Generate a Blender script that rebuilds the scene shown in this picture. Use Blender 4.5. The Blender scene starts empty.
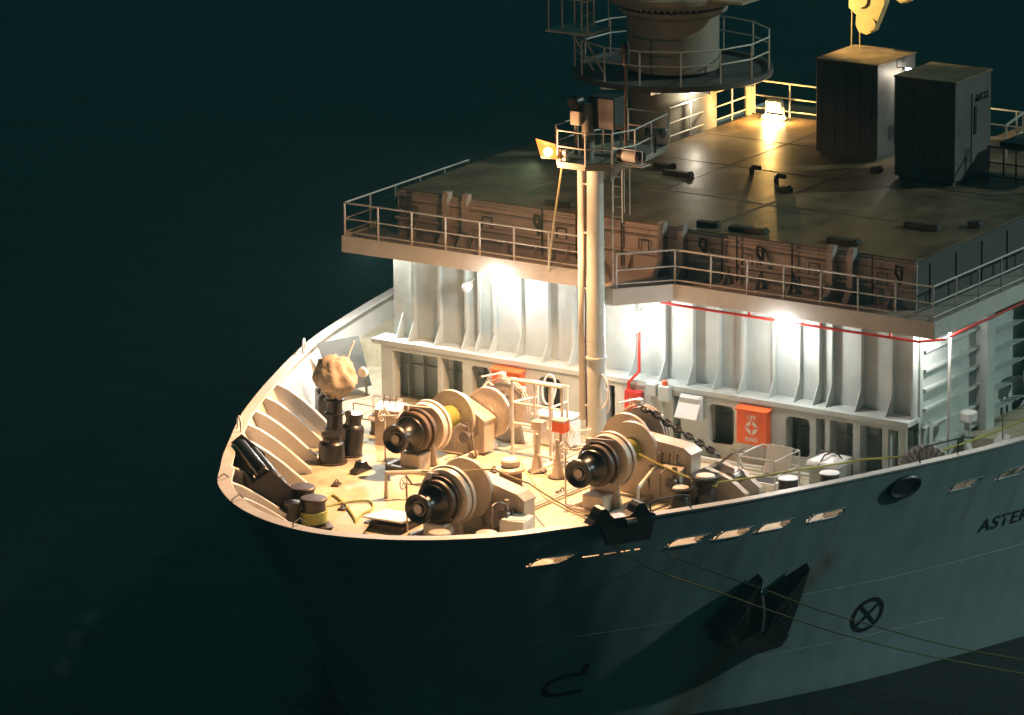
import bpy, bmesh, math, random
from mathutils import Vector, Matrix
random.seed(7)
sc=bpy.context.scene
COL=sc.collection
PI=math.pi
# ---------------------------------------------------------------- materials
MATS={}
def mat(name,col,rough=.5,metal=0,var=.12,scale=3,rust=0.0,rustcol=(.16,.06,.02),bump=.15,coat=0,dirt=0.0,spec=.5):
    m=bpy.data.materials.new(name); m.use_nodes=True; nt=m.node_tree; N=nt.nodes; L=nt.links
    b=N['Principled BSDF']; b.inputs['Roughness'].default_value=rough; b.inputs['Metallic'].default_value=metal
    b.inputs['Specular IOR Level'].default_value=spec
    geo=N.new('ShaderNodeNewGeometry')
    n1=N.new('ShaderNodeTexNoise'); n1.inputs['Scale'].default_value=scale; n1.inputs['Detail'].default_value=6; n1.inputs['Roughness'].default_value=.65
    L.new(geo.outputs['Position'],n1.inputs['Vector'])
    r1=N.new('ShaderNodeMapRange'); r1.inputs['From Min'].default_value=.3; r1.inputs['From Max'].default_value=.7
    r1.inputs['To Min'].default_value=1-var; r1.inputs['To Max'].default_value=1+var
    L.new(n1.outputs['Fac'],r1.inputs['Value'])
    mul=N.new('ShaderNodeMix'); mul.data_type='RGBA'; mul.blend_type='MULTIPLY'; mul.inputs['Factor'].default_value=1
    mul.inputs['A'].default_value=(*col,1); L.new(r1.outputs['Result'],mul.inputs['B'])
    out=mul.outputs['Result']
    if rust>0:
        mp=N.new('ShaderNodeMapping'); mp.inputs['Scale'].default_value=(2.2,2.2,.55); L.new(geo.outputs['Position'],mp.inputs['Vector'])
        n2=N.new('ShaderNodeTexNoise'); n2.inputs['Scale'].default_value=2.6; n2.inputs['Detail'].default_value=9; n2.inputs['Roughness'].default_value=.7
        L.new(mp.outputs['Vector'],n2.inputs['Vector'])
        r2=N.new('ShaderNodeMapRange'); r2.inputs['From Min'].default_value=.72-rust*.3; r2.inputs['From Max'].default_value=.80-rust*.2
        L.new(n2.outputs['Fac'],r2.inputs['Value'])
        mx=N.new('ShaderNodeMix'); mx.data_type='RGBA'; L.new(r2.outputs['Result'],mx.inputs['Factor']); L.new(out,mx.inputs['A']); mx.inputs['B'].default_value=(*rustcol,1)
        out=mx.outputs['Result']
    L.new(out,b.inputs['Base Color'])
    if bump:
        bp=N.new('ShaderNodeBump'); bp.inputs['Strength'].default_value=bump; bp.inputs['Distance'].default_value=.02
        n3=N.new('ShaderNodeTexNoise'); n3.inputs['Scale'].default_value=scale*4; n3.inputs['Detail'].default_value=4; L.new(geo.outputs['Position'],n3.inputs['Vector'])
        L.new(n3.outputs['Fac'],bp.inputs['Height']); L.new(bp.outputs['Normal'],b.inputs['Normal'])
        rr=N.new('ShaderNodeMapRange'); rr.inputs['To Min'].default_value=max(.05,rough-.15); rr.inputs['To Max'].default_value=min(1,rough+.15)
        L.new(n1.outputs['Fac'],rr.inputs['Value']); L.new(rr.outputs['Result'],b.inputs['Roughness'])
    MATS[name]=m; return m
def emit(name,col,s):
    m=bpy.data.materials.new(name); m.use_nodes=True; b=m.node_tree.nodes['Principled BSDF']
    b.inputs['Base Color'].default_value=(*[c*.15 for c in col],1); b.inputs['Emission Color'].default_value=(*col,1); b.inputs['Emission Strength'].default_value=s
    MATS[name]=m; return m
mat('wall_paint',(.47,.52,.50),.5,var=.13,scale=1.2,rust=.24,rustcol=(.30,.22,.14),bump=.2)
mat('bulwark_paint',(.62,.60,.57),.5,var=.1,scale=1.5,rust=.15)
mat('deck_paint',(.46,.42,.31),.6,var=.30,scale=.9,rust=.5,rustcol=(.22,.14,.08),bump=.3)
mat('roof_paint',(.20,.14,.08),.42,var=.6,scale=.8,rust=.3,rustcol=(.12,.10,.06),bump=.3)
mat('coaming_side_shaded',(.07,.075,.07),.6,var=.15,scale=1.5,rust=.2)  # coaming paint darkened to put shade into the port and starboard sides
mat('coaming_paint',(.44,.38,.35),.55,var=.12,scale=2,rust=.3,bump=.15)
mat('rail_paint',(.60,.58,.53),.45,var=.08,rust=.2)
mat('winch_paint',(.50,.44,.375),.45,var=.18,scale=2,rust=.34,rustcol=(.22,.10,.04))
mat('brake_rust',(.07,.048,.034),.55,var=.35,scale=6)
mat('anchor_iron',(.012,.013,.014),.6,var=.5,scale=3,rust=.3,rustcol=(.05,.028,.015),bump=.4)
mat('black_iron',(.010,.010,.011),.36,metal=0,var=.3,scale=4,bump=.1,spec=.6)
mat('fairlead_paint',(.035,.025,.022),.45,var=.4,scale=3,rust=.3,rustcol=(.07,.04,.03))
mat('worn_steel',(.22,.20,.18),.35,metal=.7,var=.3,scale=6)
mat('bollard_brown',(.05,.034,.026),.45,metal=.1,var=.35,scale=5,rust=.3)
mat('bollard_black',(.02,.025,.03),.4,var=.3,scale=5)
mat('white_paint',(.72,.72,.70),.45,var=.08,rust=.08)
mat('orange_box',(.78,.13,.035),.45,var=.08,scale=4)
mat('red_paint',(.55,.03,.02),.4,var=.12,scale=4)
mat('rope_yellow',(.36,.36,.10),.8,var=.25,scale=20)
mat('rope_pale',(.50,.42,.22),.8,var=.25,scale=20)
mat('line_dim',(.16,.17,.06),.8,var=.25,scale=20)
mat('fitting_dark',(.055,.05,.04),.6,var=.3,scale=3)
mat('mark_black',(.008,.010,.012),.5,var=.2)
mat('canvas',(.40,.35,.28),.85,var=.25,scale=5,bump=.5)
mat('canvas_grey',(.34,.33,.31),.85,var=.3,scale=5,bump=.5)
mat('dark_plate',(.05,.055,.055),.6,var=.3,scale=3)
mat('box_dark',(.10,.10,.095),.6,var=.3,scale=1.2,rust=.2,bump=.15)
mat('crane_paint',(.30,.28,.23),.5,var=.12,scale=1.4,rust=.15)
mat('hook_paint',(.68,.55,.26),.45,var=.12,scale=3)
mat('glass_dark',(.01,.012,.015),.08,var=.1,bump=0)
mat('chain_steel',(.025,.023,.022),.45,metal=.5,var=.4,scale=8)
mat('grating',(.18,.15,.12),.7,var=.3,scale=9)
emit('lens_white',(1,.98,.94),120)
emit('lens_orange',(1,.50,.16),8)
emit('lens_reflector',(1,.21,.035),3.0)
emit('lens_yellow',(1,.75,.32),60)
emit('tube_violet',(.80,.72,1),14)
# ---------------------------------------------------------------- mesh builder
class MB:
    def __init__(s): s.v=[]; s.f=[]; s.sm=[]
    def add(s,V,F,smooth=False):
        o=len(s.v); s.v+= [tuple(p) for p in V]
        for f in F: s.f.append(tuple(i+o for i in f)); s.sm.append(smooth)
        return s
    def box(s,c,d,rz=0,M=None,bev=0):
        hx,hy,hz=d[0]/2,d[1]/2,d[2]/2
        if bev and min(d)>2.5*bev:
            b=bev; V=[];
            for sx in (-1,1):
                for sy in (-1,1):
                    for sz in (-1,1):
                        V.append((sx*(hx-b),sy*(hy-b),sz*hz)); V.append((sx*(hx-b),sy*hy,sz*(hz-b))); V.append((sx*hx,sy*(hy-b),sz*(hz-b)))
            I=lambda sx,sy,sz,k:(((sx>0)*4+(sy>0)*2+(sz>0))*3+k)
            F=[]
            for z in(-1,1): F.append((I(-1,-1,z,0),I(1,-1,z,0),I(1,1,z,0),I(-1,1,z,0)))
            for y in(-1,1): F.append((I(-1,y,-1,1),I(1,y,-1,1),I(1,y,1,1),I(-1,y,1,1)))
            for x in(-1,1): F.append((I(x,-1,-1,2),I(x,1,-1,2),I(x,1,1,2),I(x,-1,1,2)))
            for y in(-1,1):
                for z in(-1,1): F.append((I(-1,y,z,0),I(1,y,z,0),I(1,y,z,1),I(-1,y,z,1)))
            for x in(-1,1):
                for z in(-1,1): F.append((I(x,-1,z,0),I(x,1,z,0),I(x,1,z,2),I(x,-1,z,2)))
            for x in(-1,1):
                for y in(-1,1): F.append((I(x,y,-1,1),I(x,y,1,1),I(x,y,1,2),I(x,y,-1,2)))
            for x in(-1,1):
                for y in(-1,1):
                    for z in(-1,1): F.append((I(x,y,z,0),I(x,y,z,1),I(x,y,z,2)))
        else:
            V=[(x,y,z) for x in(-hx,hx) for y in(-hy,hy) for z in(-hz,hz)]
            F=[(0,1,3,2),(4,6,7,5),(0,4,5,1),(2,3,7,6),(0,2,6,4),(1,5,7,3)]
        T=Matrix.Translation(c)@(M if M is not None else Matrix.Rotation(rz,4,'Z'))
        return s.add([T@Vector(p) for p in V],F)
    def bb(s,x0,x1,y0,y1,z0,z1,bev=0): return s.box(((x0+x1)/2,(y0+y1)/2,(z0+z1)/2),(abs(x1-x0),abs(y1-y0),abs(z1-z0)),bev=bev)
    def tube(s,pts,r,n=8,caps=True,closed=False):
        P=[Vector(p) for p in pts]; rs=r if isinstance(r,(list,tuple)) else [r]*len(P)
        V=[];F=[];m=len(P); up=None
        for i,p in enumerate(P):
            if closed: t=(P[(i+1)%m]-P[i-1]).normalized()
            else: t=((P[min(i+1,m-1)]-P[max(i-1,0)])).normalized()
            if up is None:
                up=Vector((0,0,1)) if abs(t.z)<.9 else Vector((1,0,0))
            a=t.cross(up).normalized(); b=a.cross(t).normalized(); up=b
            for k in range(n):
                an=2*PI*k/n; V.append(p+(a*math.cos(an)+b*math.sin(an))*rs[i])
        for i in range(m if closed else m-1):
            j=(i+1)%m
            for k in range(n): F.append((i*n+k,i*n+(k+1)%n,j*n+(k+1)%n,j*n+k))
        if caps and not closed: F.append(tuple(range(n))[::-1]); F.append(tuple((m-1)*n+k for k in range(n)))
        return s.add(V,F,True)
    def lathe(s,prof,c=(0,0,0),axis='Z',n=28,M=None,caps=True):
        """prof: list of (r,h)"""
        V=[];F=[]
        for r,h in prof:
            for k in range(n):
                a=2*PI*k/n; V.append((r*math.cos(a),r*math.sin(a),h))
        m=len(prof)
        for i in range(m-1):
            for k in range(n): F.append((i*n+k,i*n+(k+1)%n,(i+1)*n+(k+1)%n,(i+1)*n+k))
        if caps:
            if prof[0][0]>1e-4: F.append(tuple(range(n))[::-1])
            if prof[-1][0]>1e-4: F.append(tuple((m-1)*n+k for k in range(n)))
        R=Matrix.Identity(4)
        if axis=='X': R=Matrix.Rotation(PI/2,4,'Y')
        if axis=='Y': R=Matrix.Rotation(-PI/2,4,'X')
        T=Matrix.Translation(c)@(M if M is not None else R)
        return s.add([T@Vector(p) for p in V],F,True)
    def prism(s,poly,a0,a1,axis='Y'):
        """poly in the plane across axis: axis Y -> (x,z); X -> (y,z); Z -> (x,y)"""
        def P(p,a): return {'Y':(p[0],a,p[1]),'X':(a,p[0],p[1]),'Z':(p[0],p[1],a)}[axis]
        n=len(poly); V=[P(p,a0) for p in poly]+[P(p,a1) for p in poly]
        F=[tuple(range(n))[::-1],tuple(range(n,2*n))]+[(i,(i+1)%n,n+(i+1)%n,n+i) for i in range(n)]
        return s.add(V,F)
    def build(s,name,m,parent=None,bevel=0,loc=None):
        me=bpy.data.meshes.new(name); me.from_pydata(s.v,[],s.f)
        me.polygons.foreach_set('use_smooth',s.sm)
        me.materials.append(MATS[m] if isinstance(m,str) else m); me.validate()
        bm=bmesh.new(); bm.from_mesh(me); bmesh.ops.recalc_face_normals(bm,faces=bm.faces)
        for e in bm.edges:
            if len(e.link_faces)==2 and e.calc_face_angle(0)>.6: e.smooth=False
        bm.to_mesh(me); bm.free(); me.update()
        o=bpy.data.objects.new(name,me); COL.objects.link(o)
        if parent: o.parent=parent
        if loc: o.location=loc
        return o
def tag(o,label=None,cat=None,group=None,kind=None):
    if label:o['label']=label
    if cat:o['category']=cat
    if group:o['group']=group
    if kind:o['kind']=kind
    return o
def thing(name,label,cat,loc=(0,0,0),rz=0,group=None):
    o=bpy.data.objects.new(name,None); COL.objects.link(o); o.location=loc; o.rotation_euler=(0,0,rz); o.empty_display_size=.2
    return tag(o,label,cat,group)
def copy_tree(o,parent=None):
    c=o.copy(); COL.objects.link(c); c.parent=parent
    for ch in list(o.children): copy_tree(ch,c)
    return c
def arc(c,r,a0,a1,n=10,plane='XY'):
    o=[]
    for i in range(n+1):
        a=a0+(a1-a0)*i/n; u,v=r*math.cos(a),r*math.sin(a)
        o.append({'XY':(c[0]+u,c[1]+v,c[2]),'XZ':(c[0]+u,c[1],c[2]+v),'YZ':(c[0],c[1]+u,c[2]+v)}[plane])
    return o
# front plane: picture column -> Y of the deckhouse front (surveyed once)
_T=[(390,8.8),(435,7.21),(480,5.63),(525,4.07),(570,2.53),(615,1.0),(660,-.51),(705,-2.0),(750,-3.48),(795,-4.94),(840,-6.39),(885,-7.83),(930,-9.25)]
def FY(x,o=0):
    for (a,ya),(b,yb) in zip(_T,_T[1:]):
        if x<=b: return ya+(yb-ya)*(x-a)/(b-a)+o
    return _T[-1][1]+o

WHITE_P=2600; SPILL_P=110; ORANGE_P=18000; MSPILL_P=600; LOW_P=60; YEL_P=420; HOOK_P=7000; TUBE_P=50; SUN_P=1.25; SIDE_P=260; STBD_P=1500
SKY_LOW=(.002,.033,.036); SKY_HIGH=(.002,.025,.027); EXPO=0; HAZE=.0003

TOP=[(-16.75,0),(-16.6,1.1),(-16.3,2.0),(-15.9,2.8),(-15.3,3.65),(-14.3,4.7),(-13.1,5.5),(-12.0,6.2),(-10.6,7.0),(-9,7.9),(-7.8,8.5),(-6,9.3),(-4.3,10.0),(-2.9,10.55),(-1.1,11.2),(.4,11.65),(2.2,12.08),(4.4,12.55),(7.5,13.1),(12,13.6),(20,14),(30,14)]
WL=[(-13.5,0),(-13.4,.35),(-13.2,.8),(-12.9,1.3),(-12.4,2.0),(-11.6,2.9),(-10.7,3.7),(-9.8,4.5),(-8.7,5.35),(-7.5,6.15),(-6.5,6.8),(-5,7.55),(-3.4,8.3),(-2,8.85),(-.4,9.4),(1,9.85),(2.8,10.4),(5,11.0),(8,11.8),(12.5,12.6),(20,13.3),(30,13.5)]
def catmull(P, u):
    n=len(P); i=min(int(u),n-2); f=u-i
    def g(k):
        if k<0: return (P[-k][0],-P[-k][1])
        return P[min(k,n-1)]
    a,b,c,d=g(i-1),g(i),g(i+1),g(i+2)
    return tuple(.5*(2*b[k]+(c[k]-a[k])*f+(2*a[k]-5*b[k]+4*c[k]-d[k])*f*f+(3*b[k]-a[k]-3*c[k]+d[k])*f**3) for k in (0,1))
def hull(u,z):
    """u: control index (negative = port), returns x,y"""
    t=(z+5)/6.5; s=t**1.25 if t>0 else t
    a=catmull(TOP,abs(u)); b=catmull(WL,abs(u))
    x=b[0]+(a[0]-b[0])*s; y=b[1]+(a[1]-b[1])*s
    return x,(y if u>=0 else -y)
def hull_u(X,z):
    lo,hi=0,len(TOP)-1
    for _ in range(40):
        m=(lo+hi)/2
        if hull(m,z)[0]<X: lo=m
        else: hi=m
    return (lo+hi)/2
def hull_y(X,z): return hull(hull_u(X,z),z)[1]

# ---------------------------------------------------------------- the ship's hull
ship=thing('ship','large pale grey ship with a cluttered floodlit foredeck and a dark flared bow','ship',(0,0,0))
US=[]
def dense():
    # resample control index so that columns are ~0.1 m apart along the rail
    out=[0.0]; u=0.0; last=hull(0,1.5)
    umax=len(TOP)-1-.001
    while u<umax:
        u=min(u+.004,umax); p=hull(u,1.5)
        step=.1 if p[0]<4 else .6
        if math.hypot(p[0]-last[0],p[1]-last[1])>=step: out.append(u); last=p
    return out
US=dense()
UALL=[-u for u in US[::-1]]+US[1:]
ZR=[1.5,1.1,.64,.58,.52,.46,.40,.2,0,-.5,-1,-1.5,-2,-2.5,-3,-3.5,-4,-4.5,-5,-5.5,-6.5,-8]
# freeing slots on the port side: (x start, x end) at z .40-.64
SLOTS=[(-13.40,-12.50),(-10.02,-9.12),(-8.77,-7.93),(-7.63,-6.75),(-6.12,-5.15),(-1.55,-.60),(.15,1.15),(2.2,3.2),(4.2,5.2)]
MINI=[(-12.12,-11.75),(-11.65,-11.30),(-11.2,-10.95),(-10.88,-10.72)]
def in_slot(x,y,za,zb):
    zm=(za+zb)/2
    if not (.40<zm<.64): return False
    sk=(zm-.52)*1.4
    for a,b in SLOTS:
        if a+sk+.02<=x<=b+sk+.02: return True
    if .45<zm<.53 and y<0:
        for a,b in MINI:
            if a<=x<=b: return True
    return False
def shell(u_list,zrows,off=0.0,holes=True):
    mb=MB(); V=[];F=[]
    for u in u_list:
        for z in zrows:
            x,y=hull(u,z)
            if off:
                x1,y1=hull(max(-20.9,u-.03),z); x2,y2=hull(min(20.9,u+.03),z)
                tx,ty=x2-x1,y2-y1; l=math.hypot(tx,ty) or 1
                x+=ty/l*off; y-=tx/l*off
            V.append((x,y,z))
    m=len(zrows)
    for i in range(len(u_list)-1):
        for j in range(m-1):
            x,y=hull((u_list[i]+u_list[i+1])/2,.5)
            if holes and in_slot(x,y,zrows[j],zrows[j+1]): continue
            F.append((i*m+j,(i+1)*m+j,(i+1)*m+j+1,i*m+j+1))
    return mb.add(V,F,True)
# hull material with draught dirt, weld waves and rust runs
hm=mat('hull_paint',(.25,.34,.36),.5,var=.14,scale=.5,rust=.10,rustcol=(.10,.06,.03),bump=.12)
nt=hm.node_tree; N=nt.nodes; L=nt.links
att=N.new('ShaderNodeAttribute'); att.attribute_name='stain'
b=N['Principled BSDF']; src=b.inputs['Base Color'].links[0].from_socket
mx=N.new('ShaderNodeMix'); mx.data_type='RGBA'; L.new(att.outputs['Fac'],mx.inputs['Factor']); L.new(src,mx.inputs['A']); mx.inputs['B'].default_value=(.20,.10,.02,1)
L.new(mx.outputs['Result'],b.inputs['Base Color'])
# plating dished between the frames
_g=N.new('ShaderNodeNewGeometry'); _wv=N.new('ShaderNodeTexWave'); _wv.inputs['Scale'].default_value=.38; _wv.inputs['Distortion'].default_value=1.2; _wv.inputs['Detail'].default_value=1; _wv.inputs['Detail Scale'].default_value=.4; L.new(_g.outputs['Position'],_wv.inputs['Vector'])
_b2=N.new('ShaderNodeBump'); _b2.inputs['Strength'].default_value=.16; _b2.inputs['Distance'].default_value=.03; L.new(_wv.outputs['Fac'],_b2.inputs['Height'])
_old=b.inputs['Normal'].links[0].from_socket; L.new(_old,_b2.inputs['Normal']); L.new(_b2.outputs['Normal'],b.inputs['Normal'])
hull_o=shell(UALL,ZR).build('hull','hull_paint',ship)
def segd(p,a,b):
    ax,az=a;bx,bz=b; t=max(0,min(1,((p[0]-ax)*(bx-ax)+(p[1]-az)*(bz-az))/((bx-ax)**2+(bz-az)**2)))
    return math.hypot(p[0]-ax-(bx-ax)*t,p[1]-az-(bz-az)*t)
me=hull_o.data; at=me.color_attributes.new('stain','FLOAT_COLOR','POINT')
for i,v in enumerate(me.vertices):
    f=0
    if v.co.y<0:
        p=(v.co.x,v.co.z)
        f=max(f,.75*max(0,1-segd(p,(-7.1,-3.2),(-8.2,-5.4))/.55), .8*max(0,1-segd(p,(-4.9,-.85),(-5.8,-2.3))/.30), .55*max(0,1-segd(p,(-6.8,-3.1),(-5.9,-3.2))/.4))
        for a,b_ in SLOTS:
            f=max(f,.35*max(0,1-segd(p,(b_,.3),(b_-.1,-.7))/.12))
    at.data[i].color=(f,f,f,1)
# bulwark: inner plating, rim of the slots, rail cap, stays
ZB=[1.5,1.1,.64,.58,.52,.46,.40,.2,-.02]
bul=shell(UALL,ZB,off=.07).build('bulwark','bulwark_paint',ship)
for (a,b_) in SLOTS:
    rim=MB()
    pts=[]
    for (X,z) in ((a-.0,.40),(b_-.16,.40),(b_+.0,.47),(b_+.14,.64),(a+.20,.64),(a+.06,.56)):
        pts.append(Vector((X,-hull_y(X,z)-.005,z)))
    rim.tube(pts,.022,6,closed=True)
    rim.build('freeing_port_rim','hull_paint',hull_o)
def rim_pt(u,z,inw):
    x,y=hull(u,z); x1,y1=hull(u-.03,z); x2,y2=hull(u+.03,z); l=math.hypot(x2-x1,y2-y1)
    return (x+(y2-y1)/l*inw, y-(x2-x1)/l*inw)
cap=MB(); V=[];F=[]
for u in UALL[1:-1]:
    wd=.26 if abs(u)>6 else .34
    for inw,z in ((-.03,1.47),(-.035,1.53),(wd,1.53),(wd,1.48)):
        x,y=rim_pt(u,z,inw); V.append((x,y,z))
n=len(UALL)-2
for i in range(n-1):
    for k in range(4): F.append((i*4+k,(i+1)*4+k,(i+1)*4+(k+1)%4,i*4+(k+1)%4))
cap.add(V,F).build('rail_cap','bulwark_paint',bul)
def stay(u,w=.95):
    (ax,ay),(bx,by)=rim_pt(u,0,.07),rim_pt(u,1.48,.08)
    x0,y0=hull(u,1.0); x1,y1=hull(u-.03,1); x2,y2=hull(u+.03,1); l=math.hypot(x2-x1,y2-y1); tx,ty=(x2-x1)/l,(y2-y1)/l; nx,ny=ty,-tx
    mb=MB(); prof=[(0,0,0),(0,0,1)]
    pts=[]
    def P(frac_in,z,inw):
        x,y=rim_pt(u,z,.06); return Vector((x+nx*inw,y+ny*inw,z))
    outer=[P(0,1.46,0),P(0,1.0,0),P(0,.5,0),P(0,0,0)]
    inner=[P(0,0.02,w),P(0,.14,w*1.0),P(0,.42,w*.86),P(0,.75,w*.70),P(0,1.05,w*.52),P(0,1.3,w*.33),P(0,1.46,w*.12)]
    poly=outer+inner; T=Vector((tx,ty,0))*.02
    V=[p-T for p in poly]+[p+T for p in poly]; k=len(poly)
    F=[tuple(range(k)),tuple(range(k,2*k))]+[(i,(i+1)%k,k+(i+1)%k,k+i) for i in range(k)]
    mb.add(V,F)
    # face flange along the free edge
    V=[];F=[]
    for p in inner[1:]:
        W=Vector((tx,ty,0))*.085; V+=[p-W,p+W,p+W+Vector((0,0,.022)),p-W+Vector((0,0,.022))]
    k=len(inner)-1
    for i in range(k-1):
        for q in range(4): F.append((i*4+q,(i+1)*4+q,(i+1)*4+(q+1)%4,i*4+(q+1)%4))
    F.append((0,1,2,3)); F.append(tuple((k-1)*4+q for q in (3,2,1,0)))
    mb.add(V,F)
    return mb
# stays about 1.1 m apart
acc=0; last=hull(0,1.5); sp=0
for i,u in enumerate(US[1:],1):
    p=hull(u,1.5); acc+=math.hypot(p[0]-last[0],p[1]-last[1]); last=p
    if acc>=1.42 and p[0]<8:
        acc=0
        if -15.9<p[0]<-4.0: stay(u,1.35).build('stay','bulwark_paint',bul)
        elif p[0]>=5: stay(u,.5).build('stay','dark_plate',bul)
        if p[0]>-15.9: stay(-u,.8 if p[0]>-12 else 1.1).build('stay','bulwark_paint',bul)
stay(.9,1.1).build('stay','bulwark_paint',bul); stay(-1.2,1.1).build('stay','bulwark_paint',bul)
# foredeck sheet
dk=MB(); V=[(0,0,0)];
for u in UALL:
    x,y=rim_pt(max(-20.9,min(20.9,u)),0,.03); V.append((x,y,0))
V=[];F=[]
for u in US:
    x,y=rim_pt(min(20.9,max(u,.001)),0,.03); V+=[(x,-y,0),(x,y,0)]
for i in range(len(US)-1): F.append((2*i,2*i+1,2*i+3,2*i+2))
dk.add(V,F)
fd=dk.build('foredeck','deck_paint',ship)
# doubler plates, seams and drain bars on the deck
pl=MB()
for (x,y,a,b_,rz) in ((-9.6,2.2,1.5,1.1,0),(-13.2,1.0,1.6,.9,.2),(-11.6,-.8,1.3,.9,0),(-3.0,-6.3,1.4,.9,0),(-7.9,-5.0,1.6,.7,.4)):
    pl.box((x,y,.008),(a,b_,.016),rz)
pl.build('doubler_plate','deck_paint',fd)
for (x,y,rz) in ((-8.6,4.9,.3),(-9.2,1.0,1.1),(-10.4,3.4,.2),(-13.6,2.4,.9),(-5.2,1.9,.4),(-6.0,-.9,1.3),(-4.4,3.2,.1),(-2.6,5.4,.8),(-8.9,-3.4,.5),(-3.4,-7.9,.2),(-7.6,.9,.7),(-2.2,-3.2,.4)):
    m=MB(); m.box((x,y,.03),(.34,.22,.05),rz,bev=.01); m.tube([(x-.09,y,.05),(x-.09,y,.12),(x,y,.17),(x+.09,y,.12),(x+.09,y,.05)],.02,6); m.build('lashing_eye','brake_rust',fd)
for pts in ([(-1.2,8.0,.10),(-1.2,2.6,.10),(-1.9,2.6,.10),(-1.9,.9,.10)],[(-1.3,-1.0,.12),(-1.3,-8.2,.12)],[(-4.9,1.4,.08),(-6.6,1.4,.08),(-6.6,3.0,.08)],[(-5.0,-1.2,.08),(-9.9,-1.0,.08)]):
    m=MB(); m.tube(pts,.045,8); m.tube([(p[0],p[1]+.14,p[2]) for p in pts],.03,6); m.build('deck_pipe','wall_paint',fd)
# raised side decks abreast of the deckhouse
for s in (-1,1):
    d=MB(); V=[];F=[]
    xs=[2.5,3,4,5,6,8,10,13,16,20,26]
    for x in xs:
        w=hull_y(x,.8)-.06
        V+=[(x,s*8.8,.8),(x,s*w,.8)]
    for i in range(len(xs)-1): F.append((2*i,2*i+1,2*i+3,2*i+2))
    w=hull_y(2.5,.4)-.06
    V+=[(2.5,s*8.8,0),(2.5,s*w,0)]; k=len(V); F.append((0,1,k-1,k-2))
    d.add(V,F); d.build('side_deck','deck_paint',ship)
# seam line and marks on the hull
def on_hull(X,z,off=.012):
    u=-hull_u(X,z); x,y=hull(u,z); return Vector((x,y-off,z-off*.3))
sm=MB()
for pts in ([(-6.0,-1.9),(-3,-1.95),(0,-1.98),(3.5,-2.0)],[(-12.5,-2.1),(-9,-2.05),(-6,-2.0)],[(-6.3,-3.6),(-3,-3.65),(0,-3.7)]):
    q=[]
    for (a,za),(c,zc) in zip(pts,pts[1:]):
        for k in range(12): t=k/12; q.append(on_hull(a+(c-a)*t,za+(zc-za)*t,0.0))
    sm.tube(q,.008,5)
sm.build('weld_seam','hull_paint',hull_o)
def hull_poly(pts,name,label=None,off=.012):
    """flat mark: list of quads in (X,z)"""
    mb=MB()
    for q in pts: mb.add([on_hull(a,b_,off) for a,b_ in q],[tuple(range(len(q)))])
    o=mb.build(name,'mark_black',hull_o)
    if label:o['label']=label
    return o
def stroke(path,w,n=6):
    out=[]
    P=[]
    for (a,b_) in zip(path,path[1:]):
        for k in range(n): P.append((a[0]+(b_[0]-a[0])*k/n,a[1]+(b_[1]-a[1])*k/n))
    P.append(path[-1])
    L_=[];R_=[]
    for i,p in enumerate(P):
        a=P[max(0,i-1)];c=P[min(len(P)-1,i+1)]; dx,dz=c[0]-a[0],c[1]-a[1]; l=math.hypot(dx,dz) or 1
        L_.append((p[0]-dz/l*w/2,p[1]+dx/l*w/2)); R_.append((p[0]+dz/l*w/2,p[1]-dx/l*w/2))
    return [(L_[i],L_[i+1],R_[i+1],R_[i]) for i in range(len(P)-1)]
# bow thruster mark: crossed circle
cx,cz,r=-3.05,-2.98,.52
qs=[]
for k in range(40):
    a,b_=2*PI*k/40,2*PI*(k+1)/40
    qs.append(((cx+r*math.cos(a),cz+r*math.sin(a)),(cx+r*math.cos(b_),cz+r*math.sin(b_)),(cx+(r-.12)*math.cos(b_),cz+(r-.12)*math.sin(b_)),(cx+(r-.12)*math.cos(a),cz+(r-.12)*math.sin(a))))
for a in (PI/4,3*PI/4):
    c,s=math.cos(a)*(r-.1),math.sin(a)*(r-.1); qs+=stroke([(cx-c,cz-s),(cx+c,cz+s)],.10,4)
hull_poly(qs,'thruster_mark','black crossed circle mark low on the hull')
qs=stroke([(-10.62,-3.02),(-10.62,-3.34)],.16,3)+stroke([(-10.6,-3.32),(-11.0,-3.34),(-11.28,-3.5),(-11.34,-3.72),(-11.2,-3.9),(-10.9,-3.92),(-10.45,-3.86)],.13,4)
hull_poly(qs,'bulb_mark','black hooked bulbous bow mark low on the dark bow')
# name on the bow, letter outlines draped on the plating
cu=bpy.data.curves.new('name_text','FONT'); cu.body='ASTERI'; cu.size=.62; cu.space_character=1.12; cu.offset=.010
to=bpy.data.objects.new('name_text',cu); COL.objects.link(to)
bpy.context.view_layer.update()
tm=bpy.data.meshes.new_from_object(to.evaluated_get(bpy.context.evaluated_depsgraph_get()))
COL.objects.unlink(to); bpy.data.objects.remove(to)
bm=bmesh.new(); bm.from_mesh(tm)
bmesh.ops.triangulate(bm,faces=bm.faces)
bmesh.ops.subdivide_edges(bm,edges=bm.edges,cuts=1)
for v in bm.verts:
    X,z=.12+v.co.x*1.0,-1.18+v.co.y*.86; v.co=on_hull(X,z,.014)
bm.to_mesh(tm); bm.free(); tm.materials.clear(); tm.materials.append(MATS['mark_black'])
nl=bpy.data.objects.new('name_lettering',tm); COL.objects.link(nl); nl.parent=hull_o; nl['label']='black ship name letters along the upper hull'
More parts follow.
